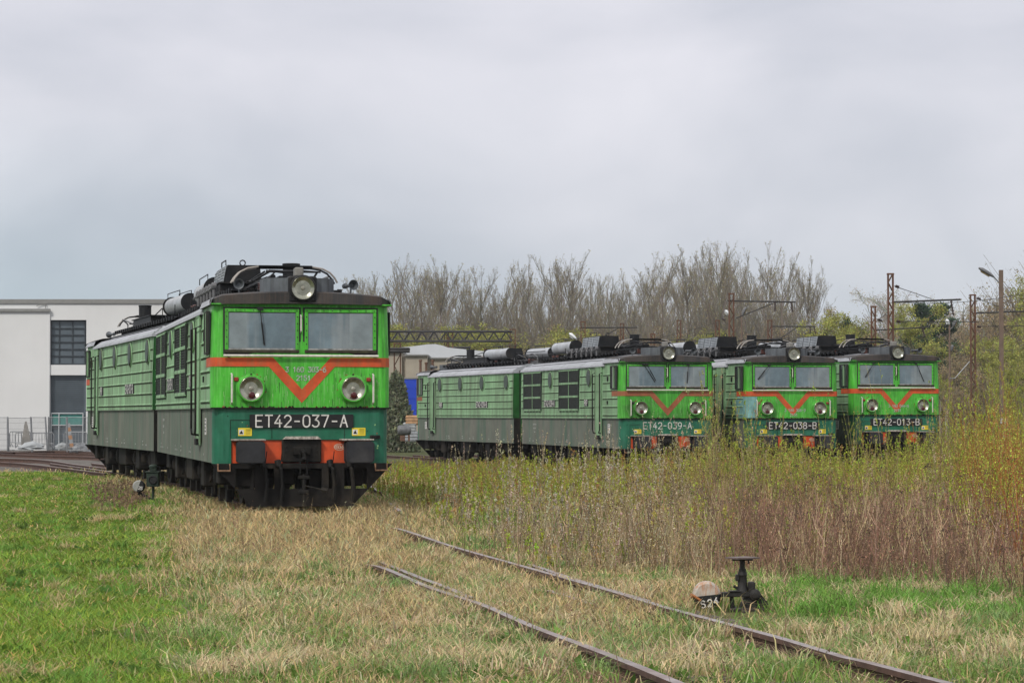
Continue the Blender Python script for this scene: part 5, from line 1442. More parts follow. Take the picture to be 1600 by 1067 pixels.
front = [(551, 'beside the near locomotive roof horn'), (582, 'second beside the near locomotive'), (620, 'above the left end of the lattice gantry'),
         (655, 'over the white curved shed roof'), (690, 'left of the gantry post with the tall iron column'), (722, 'directly above the tall gantry column'), (757, 'between the two gantry columns'),
         (790, 'above the right end of the long gantry truss'), (823, 'over the joint of the first parked locomotive'), (858, 'with forked top over the silver roof tank'),
         (890, 'with the highest crown above the first parked locomotive'), (925, 'behind the shortest bracket mast'), (958, 'over the first parked cab roof'), (985, 'over the top lamp of the first parked locomotive'),
         (1013, 'where the row begins to rise'), (1045, 'between the first two parked cabs'), (1075, 'left of the tallest crown in the row'), (1106, 'left in the tallest clump'), (1134, 'tallest of all behind the bracket mast'),
         (1165, 'just right of the bracket mast'), (1196, 'over the middle parked cab'), (1228, 'second from the right end of the row'), (1262, 'at the right end with leaning limbs')]
for i, (px, lb) in enumerate(front):
    tree('poplar_tree', 'poplar', i % 6, px + random.uniform(-3, 3), 235 + random.uniform(-10, 10), skyline(px) + random.uniform(-4, 6), 'bare poplar ' + lb, G, wide=random.uniform(.85, 1.1))
for i, (px0, lb) in enumerate(front):
    for j, (dx, sd_) in enumerate(((-9, 'left'), (8, 'right'))):
        px = px0 + dx + random.uniform(-4, 4)
        tree('poplar_tree', 'poplar', random.randrange(6), px, 262 + random.uniform(-12, 26), skyline(min(1290, px)) + random.uniform(6, 40), f'farther poplar {sd_} of the one ' + lb,
             'second row poplars', wide=random.uniform(.8, 1.15))
# small greening trees in front of the poplars
for px, Y_, top, kd, lb in ((598, 215, 490, 'budding', 'small budding tree behind the near locomotive'), (640, 222, 515, 'budding', 'small budding tree over the white shed roof'), (722, 220, 492, 'budding', 'pale green budding tree at the gantry column'),
                            (765, 226, 500, 'budding', 'pale green budding tree between the gantry columns'), (845, 228, 492, 'broad', 'low twiggy tree over the roof tanks'), (905, 224, 496, 'budding', 'yellow green budding tree behind the shortest bracket mast'),
                            (962, 228, 500, 'broad', 'low twiggy tree over the first parked cab'), (1040, 226, 496, 'broad', 'low twiggy tree between the first two parked cabs'), (1100, 228, 500, 'budding', 'low budding tree left of the bracket mast'),
                            (1225, 222, 500, 'broad', 'low twiggy tree over the middle parked cab')):
    tree('budding_tree', kd, 0, px, Y_, top, lb, 'small greening trees before the poplars', wide=1.5)
# right-hand wood
GR = 'trees of the wood on the right'
for px, Y_, top, kd, i, wd, lb in (
    (1292, 215, 470, 'budding', 0, 1.2, 'yellow green budding tree at the left end of the right wood'), (1322, 232, 470, 'pine', 0, .8, 'small dark fir between the poplars and the budding trees'),
    (1312, 240, 452, 'broad', 1, 1.1, 'olive domed tree behind the small dark fir'), (1345, 205, 492, 'budding', 1, 1.4, 'wide yellow green bush tree over the right cab roof box'),
    (1385, 230, 428, 'birch', 0, 1.0, 'pale grey birch left of the tallest mast'), (1412, 232, 426, 'birch', 1, .95, 'pale grey birch right of the tallest mast'),
    (1372, 222, 480, 'broad', 0, 1.1, 'brown twiggy tree under the pale birches'), (1425, 190, 478, 'budding', 2, 1.25, 'bright yellow leafing tree beside the tallest mast'),
    (1455, 212, 448, 'pine', 1, 1.25, 'dark green pine right of the tallest mast'), (1478, 235, 452, 'birch', 0, .9, 'pale twiggy tree right of the dark pine'), (1495, 205, 500, 'broad', 1, 1.2, 'brown twiggy tree under the globe lamp'),
    (1508, 235, 462, 'broad', 0, 1.1, 'grey brown tree left of the rightmost mast'), (1520, 190, 520, 'broad', 2, 1.2, 'low brown tree behind the rightmost mast'), (1540, 225, 458, 'broad', 1, 1.1, 'olive brown tree between rightmost mast and street lamp'),
    (1552, 185, 510, 'budding', 0, 1.1, 'ochre budding tree left of the street lamp'), (1575, 215, 446, 'broad', 2, 1.1, 'tall brown tree behind the street lamp'), (1598, 205, 430, 'broad', 0, 1.1, 'tallest brown tree at the right edge'),
    (1590, 180, 500, 'budding', 1, 1.2, 'ochre budding tree at the right edge'), (1622, 200, 436, 'budding', 2, 1.1, 'budding tree cut by the right edge'), (1470, 185, 545, 'broad', 0, 1.3, 'low brown tree over the right cab'),
    (1400, 200, 520, 'broad', 2, 1.3, 'low twiggy tree behind the tallest mast'), (1440, 180, 560, 'budding', 0, 1.3, 'low budding bush right of the tallest mast'), (1535, 170, 560, 'broad', 1, 1.3, 'low twiggy bush by the rightmost mast'),
    (1580, 165, 565, 'budding', 2, 1.3, 'low ochre bush beside the street lamp'), (1610, 170, 540, 'broad', 0, 1.2, 'low brown bush at the right edge'), (1500, 168, 590, 'broad', 1, 1.4, 'lowest brown bush right of the last cab')):
    tree('birch_tree' if kd == 'birch' else 'pine_tree' if kd == 'pine' else 'budding_tree' if kd == 'budding' else 'bare_tree', kd, i, px, Y_, top, lb, GR, wide=wd)
# left edge: trees seen between hall and loco are none; far wood mass that closes the horizon
def wood_mass(name, x0, x1, y0, y1, hfun, nst, nlv, cst, clv, label, seed):
    global rng
    old = rng; rng = np.random.default_rng(seed)
    px = x0 + (x1 - x0) * rng.random(nst); Y_ = y0 + (y1 - y0) * rng.random(nst); x = (px - 800) / F * Y_
    h = hfun(px) * (.55 + .5 * rng.random(nst)); P, W = stems(x, Y_, h, .10, np.full(nst, .16), jitter(cst, nst, .3), 5, .1)
    out = [prisms(P, W * .5, jitter(cst, nst, .3))]
    idx = np.repeat(np.arange(nst), 14); t = .15 + .8 * rng.random(len(idx)); s0, d = interp_lines(P, idx, t)
    th = rng.random(len(idx)) * 6.28; L = h[idx] * .28 * (.4 + .8 * rng.random(len(idx)))
    e_ = s0 + np.stack([np.cos(th) * .7, np.sin(th) * .7, .9 + 0 * th], 1) * L[:, None]
    Pb = np.stack([s0, (s0 + e_) / 2 + rng.normal(0, .1, s0.shape), e_], 1); out.append(strips(Pb, np.repeat(np.array([[.07, .05, .03]]), len(idx), 0), jitter(cst, len(idx), .3)))
    idx2 = rng.integers(0, len(idx), nlv); pb = interp_lines(Pb, idx2, rng.random(nlv))[0] + rng.normal(0, .35, (nlv, 3))
    tint = (.6 + .7 * fbm(pb[:, 0] * .25, pb[:, 2] * .4, 3))[:, None]
    out.append(bits(pb, .12 + .20 * rng.random(nlv), jitter(clv, nlv, .3) * tint, .5))
    V, Fc, C = join(out); rng = old
    tag(link(name, np_mesh(name, V, Fc, M_leaf, C)), label, 'woodland', kind='stuff')
wood_mass('undergrowth', 520, 1310, 280, 330, lambda p: 9.5 + 2 * np.sin(p * .05) + 1.2 * np.sin(p * .13), 1500, 70000, (.21, .185, .13), (.25, .235, .12), 'olive brown undergrowth between the poplar trunks', 5)
wood_mass('woodland', 1270, 1900, 240, 300, lambda p: np.interp(p, [1270, 1340, 1420, 1500, 1560, 1640, 1900], [8, 10, 11, 11, 13, 15, 15]), 2200, 135000, (.21, .17, .12), (.30, .245, .11), 'brown and ochre woodland behind the right masts', 6)
wood_mass('far_woodland', -500, 560, 420, 460, lambda p: 5 + 0 * p, 300, 12000, (.17, .145, .11), (.19, .18, .10), 'low woodland far behind the white hall', 8)

# thuja beside the beige shed
def cone_bush(name, px, Y_, top, base_w, label, col, cat):
    global rng
    old = rng; rng = np.random.default_rng(int(px)); o = empty(name, (X(px, Y_), Y_, -.45)); H = Z(top, Y_) + .45
    n = 9000; t = rng.random(n) ** .8; th = rng.random(n) * 6.28; r = base_w * (1 - t) ** .6 * (.35 + .65 * rng.random(n) ** .4) * (1 + .10 * np.sin(t * 17) * np.cos(th * 2))
    pc = np.stack([r * np.cos(th), r * np.sin(th), t * H * (.93 + .1 * rng.random(n))], 1)
    V, Fc, C = bits(pc, .12 + .16 * rng.random(n), jitter(col, n, .4)); link('foliage', np_mesh('foliage', V, Fc, M_leaf, C), o)
    m2 = MB(); m2.tube([(0, 0, 0), (0, 0, H * .8)], .12, 6, 0, True, .03); m2.build('trunk', [M_bark], o)
    tag(o, label, cat); rng = old
cone_bush('thuja', 619, 140, 586, 1.25, 'grey green thuja standing right of the near locomotive', (.20, .22, .14), 'shrub')
cone_bush('conifer_tree', 596, 230, 486, 2.6, 'dark conifer hidden behind the near cab corner', (.10, .125, .09), 'tree')

# ------------------------------------------------------------------ buildings
M_wall = mat('white_render', (0.63, 0.635, 0.63), rough=0.85, var=0.05, scale=.3, streak=.10, sscale=(1.2, 1.2, .15), grime=(.42, .42, .40))
M_cop = mat('coping_grey', (0.22, 0.22, 0.21), rough=.6, var=.1)
M_slate = mat('slate_blue', (0.10, 0.125, 0.145), rough=.25, var=.15, scale=.8, streak=.3, grime=(.09, .10, .11))
M_slatel = mat('frame_slate', (0.035, 0.045, 0.055), rough=.5, var=.1)
M_paleg = mat('pale_frame', (0.42, 0.45, 0.46), rough=.5, var=.1)
M_teal = mat('teal_panel', (0.05, 0.22, 0.19), rough=.4, var=.1)
YB = 155.0
hall = empty('white_hall', (X(60, YB), YB, -.55)); tag(hall, 'large white rendered hall with dark gridded window at the left edge', 'building')
def hb(mb, px0, px1, py0, py1, y0, y1, mi=None, Yr=None, b=0):
    """box spanning photo pixels at depth Yr, between depths y0,y1, relative to the parent's origin"""
    Yr = Yr or y0; o = Vector((X(60, YB), YB, -.55))
    a = at(px0, py1, Yr) - o; c_ = at(px1, py0, Yr) - o
    mb.box(a.x, c_.x, y0 - o.y, y1 - o.y, a.z, c_.z, mi)
w_ = MB(); zb = 712
# main rear wall with opening column kept open between 78 and 134
hb(w_, -260, 78, 484, zb, YB, YB + 22, 0)                       # front left block
YW = YB + .12
hb(w_, 134, 420, 474, zb, YW, YB + 22, 0, YW)
hb(w_, 60, 137.0, 474, 500, YW - .004, YB + 21, 0, YW); hb(w_, 60, 137.0, 570, 586, YW - .004, YB + 21, 0, YW)
hb(w_, -262, 60, 474, 490, YW, YB + 21.9, 0, YW)
w_.build('wall', [M_wall], hall)
w_ = MB()
hb(w_, -262, 422, 467.5, 474, YB + .02, YB + 22.2, 0, YB); w_.build('roof_coping', [M_cop], hall)
w_ = MB(); hb(w_, -262, 79, 482.5, 487, YB - .15, YB - .0, 0, YB); w_.build('roof_coping', [M_cop], hall)
w_ = MB(); hb(w_, 76, 135, 499, 571, YB + .42, YB + .5, 0, YB); wi = w_.build('window', [M_slate], hall)
w_ = MB()
for px in (78.6, 91, 111.5, 131): hb(w_, px - .8, px + .8, 500, 570, YB + .34, YB + .42, 0, YB)
for py in (501, 512.5, 523, 534, 545, 556, 568.5): hb(w_, 78, 133, py - .7, py + .7, YB + .33, YB + .41, 0, YB)
w_.build('frame', [M_slatel], wi)
w_ = MB(); hb(w_, 76, 135, 585, zb, YB + .42, YB + .5, 0, YB)
dr = w_.build('roller_door', [M_slate], hall)
w_ = MB()
for i in range(20): hb(w_, 78.5, 129, 590 + i * 3.2, 590.7 + i * 3.2, YB + .39, YB + .43, 0, YB)
w_.build('slat', [M_slatel], dr)
w_ = MB()
for px in (79, 91, 128.5): hb(w_, px - .9, px + .9, 645, zb, YB + .2, YB + .3, 0, YB)
for py in (645.5, 664): hb(w_, 78, 129, py - .8, py + .8, YB + .19, YB + .29, 0, YB)
pd = w_.build('door', [M_paleg], hall)
w_ = MB(); hb(w_, 80, 90, 647, 663, YB + .3, YB + .35, 0, YB); hb(w_, 92, 127, 647, 663, YB + .3, YB + .35, 0, YB); w_.build('pane', [M_teal], pd)
w_ = MB(); w_.tube([at(57, 478, YB) - Vector(hall.location), at(64, 475, YB) - Vector(hall.location), at(72, 474.5, YB) - Vector(hall.location), at(71, 482, YB) - Vector(hall.location)], .025, 5); w_.build('conduit', [M_cop], hall)

# site fence panels, barriers, rubble
M_galv = mat('galvanised', (0.26, 0.27, 0.28), rough=.5, var=.2, metal=.4)
def heras(px0, px1, top, bot, Yf, label, lean=0.0):
    o = empty('fence_panel', at((px0 + px1) / 2, bot, Yf)); L = o.location; f = MB()
    P = lambda px, py: at(px, py, Yf) - L
    for px in (px0, px1): f.tube([P(px, bot), P(px + lean, top)], .045, 6)
    f.tube([P(px0 + lean, top + 1), P(px1 + lean, top + 1)], .022, 6); f.tube([P(px0, bot - 3), P(px1, bot - 3)], .025, 6)
    fo = f.build('frame', [M_galv], o); m_ = MB(); n = max(4, int((px1 - px0) / 1.6))
    for i in range(1, n): xx = px0 + (px1 - px0) * i / n; m_.tube([P(xx, bot - 3), P(xx + lean, top + 1)], .007, 3, cap=False)
    for i in range(1, 6): yy = top + (bot - top) * i / 6; m_.tube([P(px0, yy), P(px1, yy)], .007, 3, cap=False)
    m_.build('wire_mesh', [M_galv], o); tag(o, label, 'fence', 'temporary mesh fence panels before the white hall')
heras(-12, 12, 651, 705, 138, 'mesh fence panel cut by the left edge'); heras(13.5, 50, 652, 706, 138.4, 'mesh fence panel second from the left edge', -1.5)
heras(51, 74, 651, 704, 138, 'mesh fence panel with leaning post left of the roller door', -3); heras(76, 104, 651, 704, 138.5, 'mesh fence panel in front of the glass door'); heras(105, 138, 651, 706, 138, 'mesh fence panel next to the locomotive tail', 0)
def barrier(px0, px1, top, bot, Yf, label):
    o = empty('crowd_barrier', at((px0 + px1) / 2, bot, Yf)); L = o.location; f = MB(); P = lambda px, py: at(px, py, Yf) - L
    f.tube([P(px0, bot), P(px0, top + 3), P(px0 + 2, top), P(px1 - 2, top), P(px1, top + 3), P(px1, bot)], .035, 6); f.tube([P(px0, bot - 6), P(px1, bot - 6)], .03, 6)
    n = int((px1 - px0) / 4.5)
    for i in range(1, n): f.tube([P(px0 + (px1 - px0) * i / n, bot - 6), P(px0 + (px1 - px0) * i / n, top)], .016, 5)
    for px in (px0 + 3, px1 - 3): f.tube([P(px - 2.5, bot + 1), P(px, bot - 4), P(px + 2.5, bot + 1)], .03, 5)
    f.build('frame', [M_galv], o); tag(o, label, 'barrier', 'crowd barriers before the white hall')
barrier(15, 48, 674, 697, 142, 'grey crowd barrier on the left before the blank white wall'); barrier(24, 84, 676, 699, 144, 'long grey crowd barrier beside the roller door'); barrier(100, 136, 675, 699, 142, 'grey crowd barrier right of the striped post')
M_plastic = mat('white_sheeting', (0.36, 0.38, 0.39), rough=.45, var=.25, scale=1.5, bump=.6)
def heap(name, px, py, w, h, Yf, m, label, cat, seed):
    o = MB(); r_ = random.Random(seed); n = 12; rings = 5; vs = []
    for i in range(rings):
        t = i / (rings - 1)
        for j in range(n):
            a = 2 * math.pi * j / n; rr_ = (1 - t ** 3.0) * (1 + r_.uniform(-.22, .22)) + .05
            vs.append((math.cos(a) * w / 2 * rr_, math.sin(a) * w / 3 * rr_, t * h * (1 + r_.uniform(-.15, .15))))
    fs = [(i * n + j, i * n + (j + 1) % n, (i + 1) * n + (j + 1) % n, (i + 1) * n + j) for i in range(rings - 1) for j in range(n)] + [tuple((rings - 1) * n + j for j in range(n))]
    o.add(vs, fs); ob = o.build(name, [m]); ob.location = at(px, py, Yf); tag(ob, label, cat); return ob
heap('plastic_sheet', 50, 702, 1.3, .42, 137.2, M_plastic, 'crumpled white plastic sheeting behind the leaning fence post', 'sheeting', 1)
heap('plastic_sheet', 97, 700, .7, .3, 140, M_plastic, 'small heap of grey sheeting left of the striped post', 'sheeting', 2)
heap('rubble_heap', 127, 706, 1.1, .5, 139, M_galv, 'grey scrap metal heap next to the locomotive tail', 'rubble', 3)
M_board = mat('grey_board', (.30, .28, .25), rough=.8, var=.2)
o = MB(); p = at(42, 700, 139.5); o.prism([(-.35, 0), (.30, 0), (-.02, 1.45), (-.12, 1.45)], (0, 0, 0), (1, 0, 0), (0, 0, 1), (0, 1, 0), 0, .05)
ob = o.build('pointed_board', [M_board]); ob.location = p; tag(ob, 'tall pointed grey board leaning by the barrier left of the door', 'board')
post = empty('striped_post', at(113, 700, 140)); tag(post, 'orange and white striped warning post bent at the fence', 'post')
o = MB()
for i in range(6):
    o.bbox(-.11, .08, -.03, .03, .05 + i * .22, .05 + (i + 1) * .22 - .004, .008, i % 2)
    for k in range(24): pass
ob = o.build('board', [mat('signal_orange', (.50, .24, .10), var=.2), M_plastic], post); ob.rotation_euler = (0, R(-9), 0)
o = MB(); o.bbox(-.3, .2, -.2, .2, -.02, .06, .02); o.build('foot', [M_board], post)

# beige sheds on the right of the near locomotive
M_beige = mat('beige_render', (0.36, 0.32, 0.255), rough=.9, var=.12, scale=.5, streak=.5, sscale=(1.5, 1.5, .3), grime=(.22, .20, .17))
M_roofw = mat('pale_sheet_roof', (0.50, 0.52, 0.54), rough=.4, var=.06, scale=.5)
M_blue = mat('blue_door', (0.010, 0.055, 0.50), rough=.5, var=.15, scale=1)
YS = 178.0
shed = empty('beige_shed', (X(660, YS), YS, -.5)); tag(shed, 'beige rendered shed with white curved roof and blue door behind the parked locomotive', 'building')
def sh(mb, px0, px1, py0, py1, y0, y1, mi=None, Yr=YS):
    o = Vector(shed.location); a = at(px0, py1, Yr) - o; c_ = at(px1, py0, Yr) - o; mb.box(a.x, c_.x, y0 - o.y, y1 - o.y, a.z, c_.z, mi)
w_ = MB(); sh(w_, 596, 628, 551, 704, YS, YS + 10); sh(w_, 628, 634, 557, 704, YS + .3, YS + 10); sh(w_, 634, 668, 556, 704, YS - .4, YS + 9); sh(w_, 668, 760, 560, 704, YS + 1, YS + 12); w_.build('wall', [M_beige], shed)
w_ = MB(); sh(w_, 594, 629, 548, 551.3, YS - .2, YS + 10.2); sh(w_, 633, 669, 554, 556.2, YS - .6, YS + 9.2); sh(w_, 668, 762, 558, 560.2, YS + .8, YS + 12.2); w_.build('roof_edge', [M_cop], shed)
w_ = MB(); oz = Vector(shed.location)
arc = [(608, 549), (616, 543.5), (640, 541.5), (668, 538), (680, 537.5), (692, 540), (700, 543), (760, 549), (760, 562), (608, 562)]
pts = [at(a, b, YS + 6) - oz for a, b in arc]
w_.add([(p.x, 6, p.z) for p in pts] + [(p.x, 26, p.z) for p in pts], [tuple(range(9, -1, -1)), tuple(range(10, 20))] + [(i, (i + 1) % 10, 10 + (i + 1) % 10, 10 + i) for i in range(10)])
w_.build('roof', [M_roofw], shed)
w_ = MB(); sh(w_, 632.5, 651, 592, 655, YS - .55, YS - .4, 0); sh(w_, 632, 651, 590, 592.2, YS - .6, YS - .4, 1)
for py in (606, 622, 640): sh(w_, 632.5, 651, py, py + .8, YS - .58, YS - .55, 0)
d_ = w_.build('door', [M_blue, M_cop], shed)
w_ = MB(); 
for (px, py) in ((600, 700), (640, 600)): pass
# pipes on the shed
for px, top, lb in ((666, 566, 'rusty vent pipe left of the square frame pipe'), (676, 562, 'tall rusty vent pipe over the parked locomotive tail'), (657, 562, 'low rusty pipe over the tail cab window')):
    o = MB(); b_ = at(px, 592, 150); t_ = at(px, top, 150); o.tube([(0, 0, 0), (0, 0, t_.z - b_.z + 2)], .07, 8); o.tube([(0, 0, t_.z - b_.z + 1.9), (0, 0, t_.z - b_.z + 2)], .1, 8)
    ob = o.build('vent_pipe', [mat('rust_brown', (.16, .085, .055), rough=.85, var=.3, scale=3)]); ob.location = b_ - Vector((0, 0, 2)); tag(ob, lb, 'pipe', 'rusty pipes behind the first parked locomotive')
# silver drum wagon bits by the thuja
o = empty('silver_vessel', at(629, 686, 130)); tag(o, 'grey metal vessel lying on a stand beside the thuja', 'tank')
m2 = MB(); m2.lathe((-.42, 0, .72), (1, 0, 0), [(0, .02), (.02, .36), (.16, .42), (.42, .43), (.9, .40), (1.1, .30), (1.12, .02)], 20); so_ = m2.build('shell', [mat('vessel_grey', (.14, .145, .15), rough=.6, var=.3, scale=3)], o, True); o.scale = (.62, .62, .62)
m2 = MB(); m2.box(-.2, .2, -.2, .2, -.15, .32); m2.box(.45, .6, -.2, .2, -.15, .35); m2.build('stand', [mat('rust_brown', (.16, .085, .055))], o)
for px, py, h_, cc, lb in ((643, 690, .55, (.36, .38, .40), 'grey crate beside the vessel near the tail of the parked locomotive'), (644, 664, .5, (.5, .30, .16), 'small orange brown crate under the blue door'), (640, 675, .5, (.40, .42, .42), 'light grey crate stacked right of the metal vessel')):
    m2 = MB(); m2.bbox(-.32, .32, -.3, .3, 0, h_, .04)
    for i in range(3): m2.bbox(-.34, .34, -.33, .33, .08 + i * h_ / 3.2, .12 + i * h_ / 3.2, .01)
    ob = m2.build('crate', [mat('crate_%d' % int(px), cc, rough=.7, var=.25)]); ob.location = at(px, py, 132); tag(ob, lb, 'crate', 'crates behind the parked locomotive tail')

# ------------------------------------------------------------------ overhead line structures
M_rust = mat('mast_rust', (0.15, 0.068, 0.038), rough=.9, var=.3, scale=1.5, blotch=.6, grime=(.06, .042, .034))
M_dark = mat('dark_steel', (0.045, 0.042, 0.042), rough=.7, var=.3, scale=2)
M_insd = mat('line_insulator', (.06, .035, .03), rough=.4)
M_conc = mat('lamp_post_grey', (0.17, 0.12, 0.09), rough=.9, var=.2, scale=2, streak=.4, grime=(.14, .11, .09))
def lattice(mb, p0, p1, w, mi=0, d=None, bar=.035, step=None):
    """two-channel lattice column from p0 up to p1"""
    p0, p1 = Vector(p0), Vector(p1); H = (p1 - p0).length; d = d or w
    for s_ in (-1, 1):
        mb.box(p0.x + s_ * w / 2 - .035, p0.x + s_ * w / 2 + .035, p0.y - d / 2, p0.y + d / 2, p0.z, p1.z, mi)
    step = step or w * 1.9; n = int(H / step)
    for i in range(n):
        z0 = p0.z + i * step; z1 = z0 + step; s_ = 1 if i % 2 else -1
        for yy in (-d / 2 - .01, d / 2 + .01): mb.tube([(p0.x - s_ * w / 2, p0.y + yy, z0), (p0.x + s_ * w / 2, p0.y + yy, z1)], bar * .6, 4, mi)
    mb.box(p0.x - w / 2 - .05, p0.x + w / 2 + .05, p0.y - d / 2 - .02, p0.y + d / 2 + .02, p1.z - .08, p1.z, mi)
def insul(mb, p, d, L=.45, mi=0):
    n = 5; prof = [(0, .03)]
    for i in range(n): t = L * (i + .5) / n; prof += [(t - .03, .04), (t, .095), (t + .03, .04)]
    mb.lathe(p, d, prof + [(L, .03)], 8, mi)
def mast(px, top, Ym, w, label, arms=(), base=-.5, wpx=None):
    o = empty('catenary_mast', (X(px, Ym), Ym, base)); H = Z(top, Ym) - base
    m_ = MB(); lattice(m_, (0, 0, 0), (0, 0, H), w); m_.bbox(-.4, .4, -.4, .4, -.1, .25, .04); m_.build('lattice_post', [M_rust], o)
    P = lambda px_, py_: at(px_, py_, Ym) - Vector(o.location)
    for a in arms:
        (x0, y0), (x1, y1) = a['bar']
        m_ = MB(); m_.tube([P(x0, y0), P(x1, y1)], a.get('r', .055), 6)
        if 'brace' in a: m_.tube([P(*a['brace'][0]), P(*a['brace'][1])], .04, 6)
        if 'stay' in a: m_.tube([P(*a['stay'][0]), P(*a['stay'][1])], .018, 5)
        ao = m_.build('bracket_arm', [M_dark], o, True)
        for (ix, iy, dx, L) in a.get('ins', ()):
            m_ = MB(); insul(m_, P(ix, iy), (dx, 0, -1), L); m_.build('insulator', [M_insd], ao, True)
    tag(o, label, 'mast', 'rusty lattice masts carrying the overhead line'); return o
mast(1143, 458, 155, .27, 'rusty lattice mast with braced arm behind the middle parked locomotive', [dict(bar=((1137, 470), (1243, 472)), brace=((1150, 497), (1208, 474)), ins=((1211, 472, .0, .55), (1236, 472, .15, .6)))])
mast(1392, 427, 133, .25, 'tallest rusty lattice mast rising behind the rightmost cab', [dict(bar=((1397, 472), (1501, 468)), stay=((1397, 447), (1455, 467)), ins=((1486, 469, .15, .8), (1399, 447, 3, .2))), dict(bar=((1402, 502), (1530, 503)), r=.022, ins=((1401, 502, 6, .2),))])
mast(1365, 478, 150, .23, 'shorter rusty mast just left of the tallest mast', [dict(bar=((1366, 516), (1452, 511)), stay=((1372, 500), (1385, 490)), r=.045, ins=((1441, 512, .25, .55), (1371, 499, 3, .3)))])
mast(1520.5, 460, 156, .27, 'rightmost rusty lattice mast standing in the willow shoots', [dict(bar=((1525, 489), (1612, 486)), stay=((1525, 466), (1580, 486)), ins=((1526, 466, 5, .25),)), dict(bar=((1527, 510), (1615, 509)), r=.022, ins=((1527, 510, 6, .22),))], base=-.6)
mast(911, 502, 200, .32, 'rusty mast with flat arm behind the first parked locomotive', [dict(bar=((907, 512), (996, 511.5)), brace=((944, 525), (966, 513)), r=.06, ins=((978, 512, .6, .6),))])
mast(1203, 500, 200, .30, 'rusty mast with flat braced arm behind the middle cab roof', [dict(bar=((1207, 510), (1274, 510)), brace=((1216, 531), (1246, 511)), r=.055, ins=((1266, 510, 0, .5), (1272, 510, .2, .6)))])
mast(1061, 500, 205, .28, 'bare rusty post left of the lamp with two arms'); mast(1121, 500, 195, .28, 'thin rusty post left of the braced mast', [dict(bar=((1127, 498), (1140, 489)), r=.03, ins=((1128, 498, 2, .3),))])
mast(1020, 521, 205, .30, 'short rusty post over the first parked cab roof'); mast(972, 505, 215, .25, 'thin post behind the flat arm')
def gantry(posts, truss, Yg, label, hgt_px, name='lattice_gantry'):
    o = empty(name, (X(posts[0][0], Yg), Yg, -.5)); Lc = Vector(o.location)
    for px, top, w in posts:
        m_ = MB(); p = at(px, top, Yg) - Lc; lattice(m_, (p.x, 0, 0), (p.x, 0, p.z), w); m_.build('column', [M_rust if w < .5 else M_dark], o)
    for (x0, x1, y0, y1) in truss:
        m_ = MB(); a, b_ = at(x0, y0, Yg) - Lc, at(x1, y0 + (truss[0][4] if len(truss[0]) > 4 else 0), Yg) - Lc; hz = (at(x0, y0, Yg) - at(x0, y1, Yg)).z
        for yy in (-.4, .4):
            m_.tube([(a.x, yy, a.z), (b_.x, yy, b_.z)], .085, 5); m_.tube([(a.x, yy, a.z - hz), (b_.x, yy, b_.z - hz)], .085, 5)
            n = max(4, int((b_.x - a.x) / (hz * .62)))
            for i in range(n):
                t0, t1 = i / n, (i + 1) / n; q0, q1 = a.lerp(b_, t0), a.lerp(b_, t1)
                m_.tube([(q0.x, yy, q0.z - (hz if i % 2 else 0)), (q1.x, yy, q1.z - (0 if i % 2 else hz))], .05, 4)
        m_.build('truss', [M_dark], o)
    tag(o, label, 'gantry', 'lattice gantries over the tracks'); return o
gantry([(584, 520, .35), (703, 517, .45), (698, 517, .3), (801, 514, .40)], [(584, 800, 518, 533)], 200, 'nearest lattice gantry with iron columns between the near and parked locomotives', 15)
gantry([(651, 542, .45), (760, 545, .3)], [(655, 735, 543, 551)], 210, 'low lattice gantry in front of the white shed roof', 8)
gantry([(803, 530, .3), (1140, 533, .3)], [(803, 1130, 531.5, 541)], 262, 'farthest long lattice gantry behind the parked locomotive roofs', 10)
gantry([(621, 536, .40), (560, 538, .3)], [(560, 640, 545, 549)], 165, 'rusty lattice gantry post standing before the beige shed', 5)
# wires
M_wire = mat('wire', (.05, .045, .045), rough=.6)
for i, (a, b_, Ya, Yb, lb) in enumerate((((940, 541), (1120, 504), 200, 190, 'thin wire climbing to the thin rusty post'), ((1140, 470), (1400, 440), 155, 133, None), ((1401, 472), (1620, 455), 133, 120, 'wire from the tallest mast towards the right edge'),
        ((1460, 577), (1330, 571), 150, 160, 'low wire right of the last cab roof'), ((1530, 545), (1620, 538), 156, 150, 'low wire right of the rightmost mast'), ((1530, 487), (1620, 470), 156, 140, 'slanting wire above the rightmost arm'))):
    if lb is None: continue
    P0, P1_ = at(*a, Ya), at(*b_, Yb); m_ = MB(); pts = [P0.lerp(P1_, t / 8) - Vector((0, 0, .25 * (1 - (t / 4 - 1) ** 2))) - P0 for t in range(9)]
    m_.tube(pts, .013, 4); ob = m_.build('overhead_wire', [M_wire]); ob.location = P0; tag(ob, lb, 'wire', 'overhead wires')
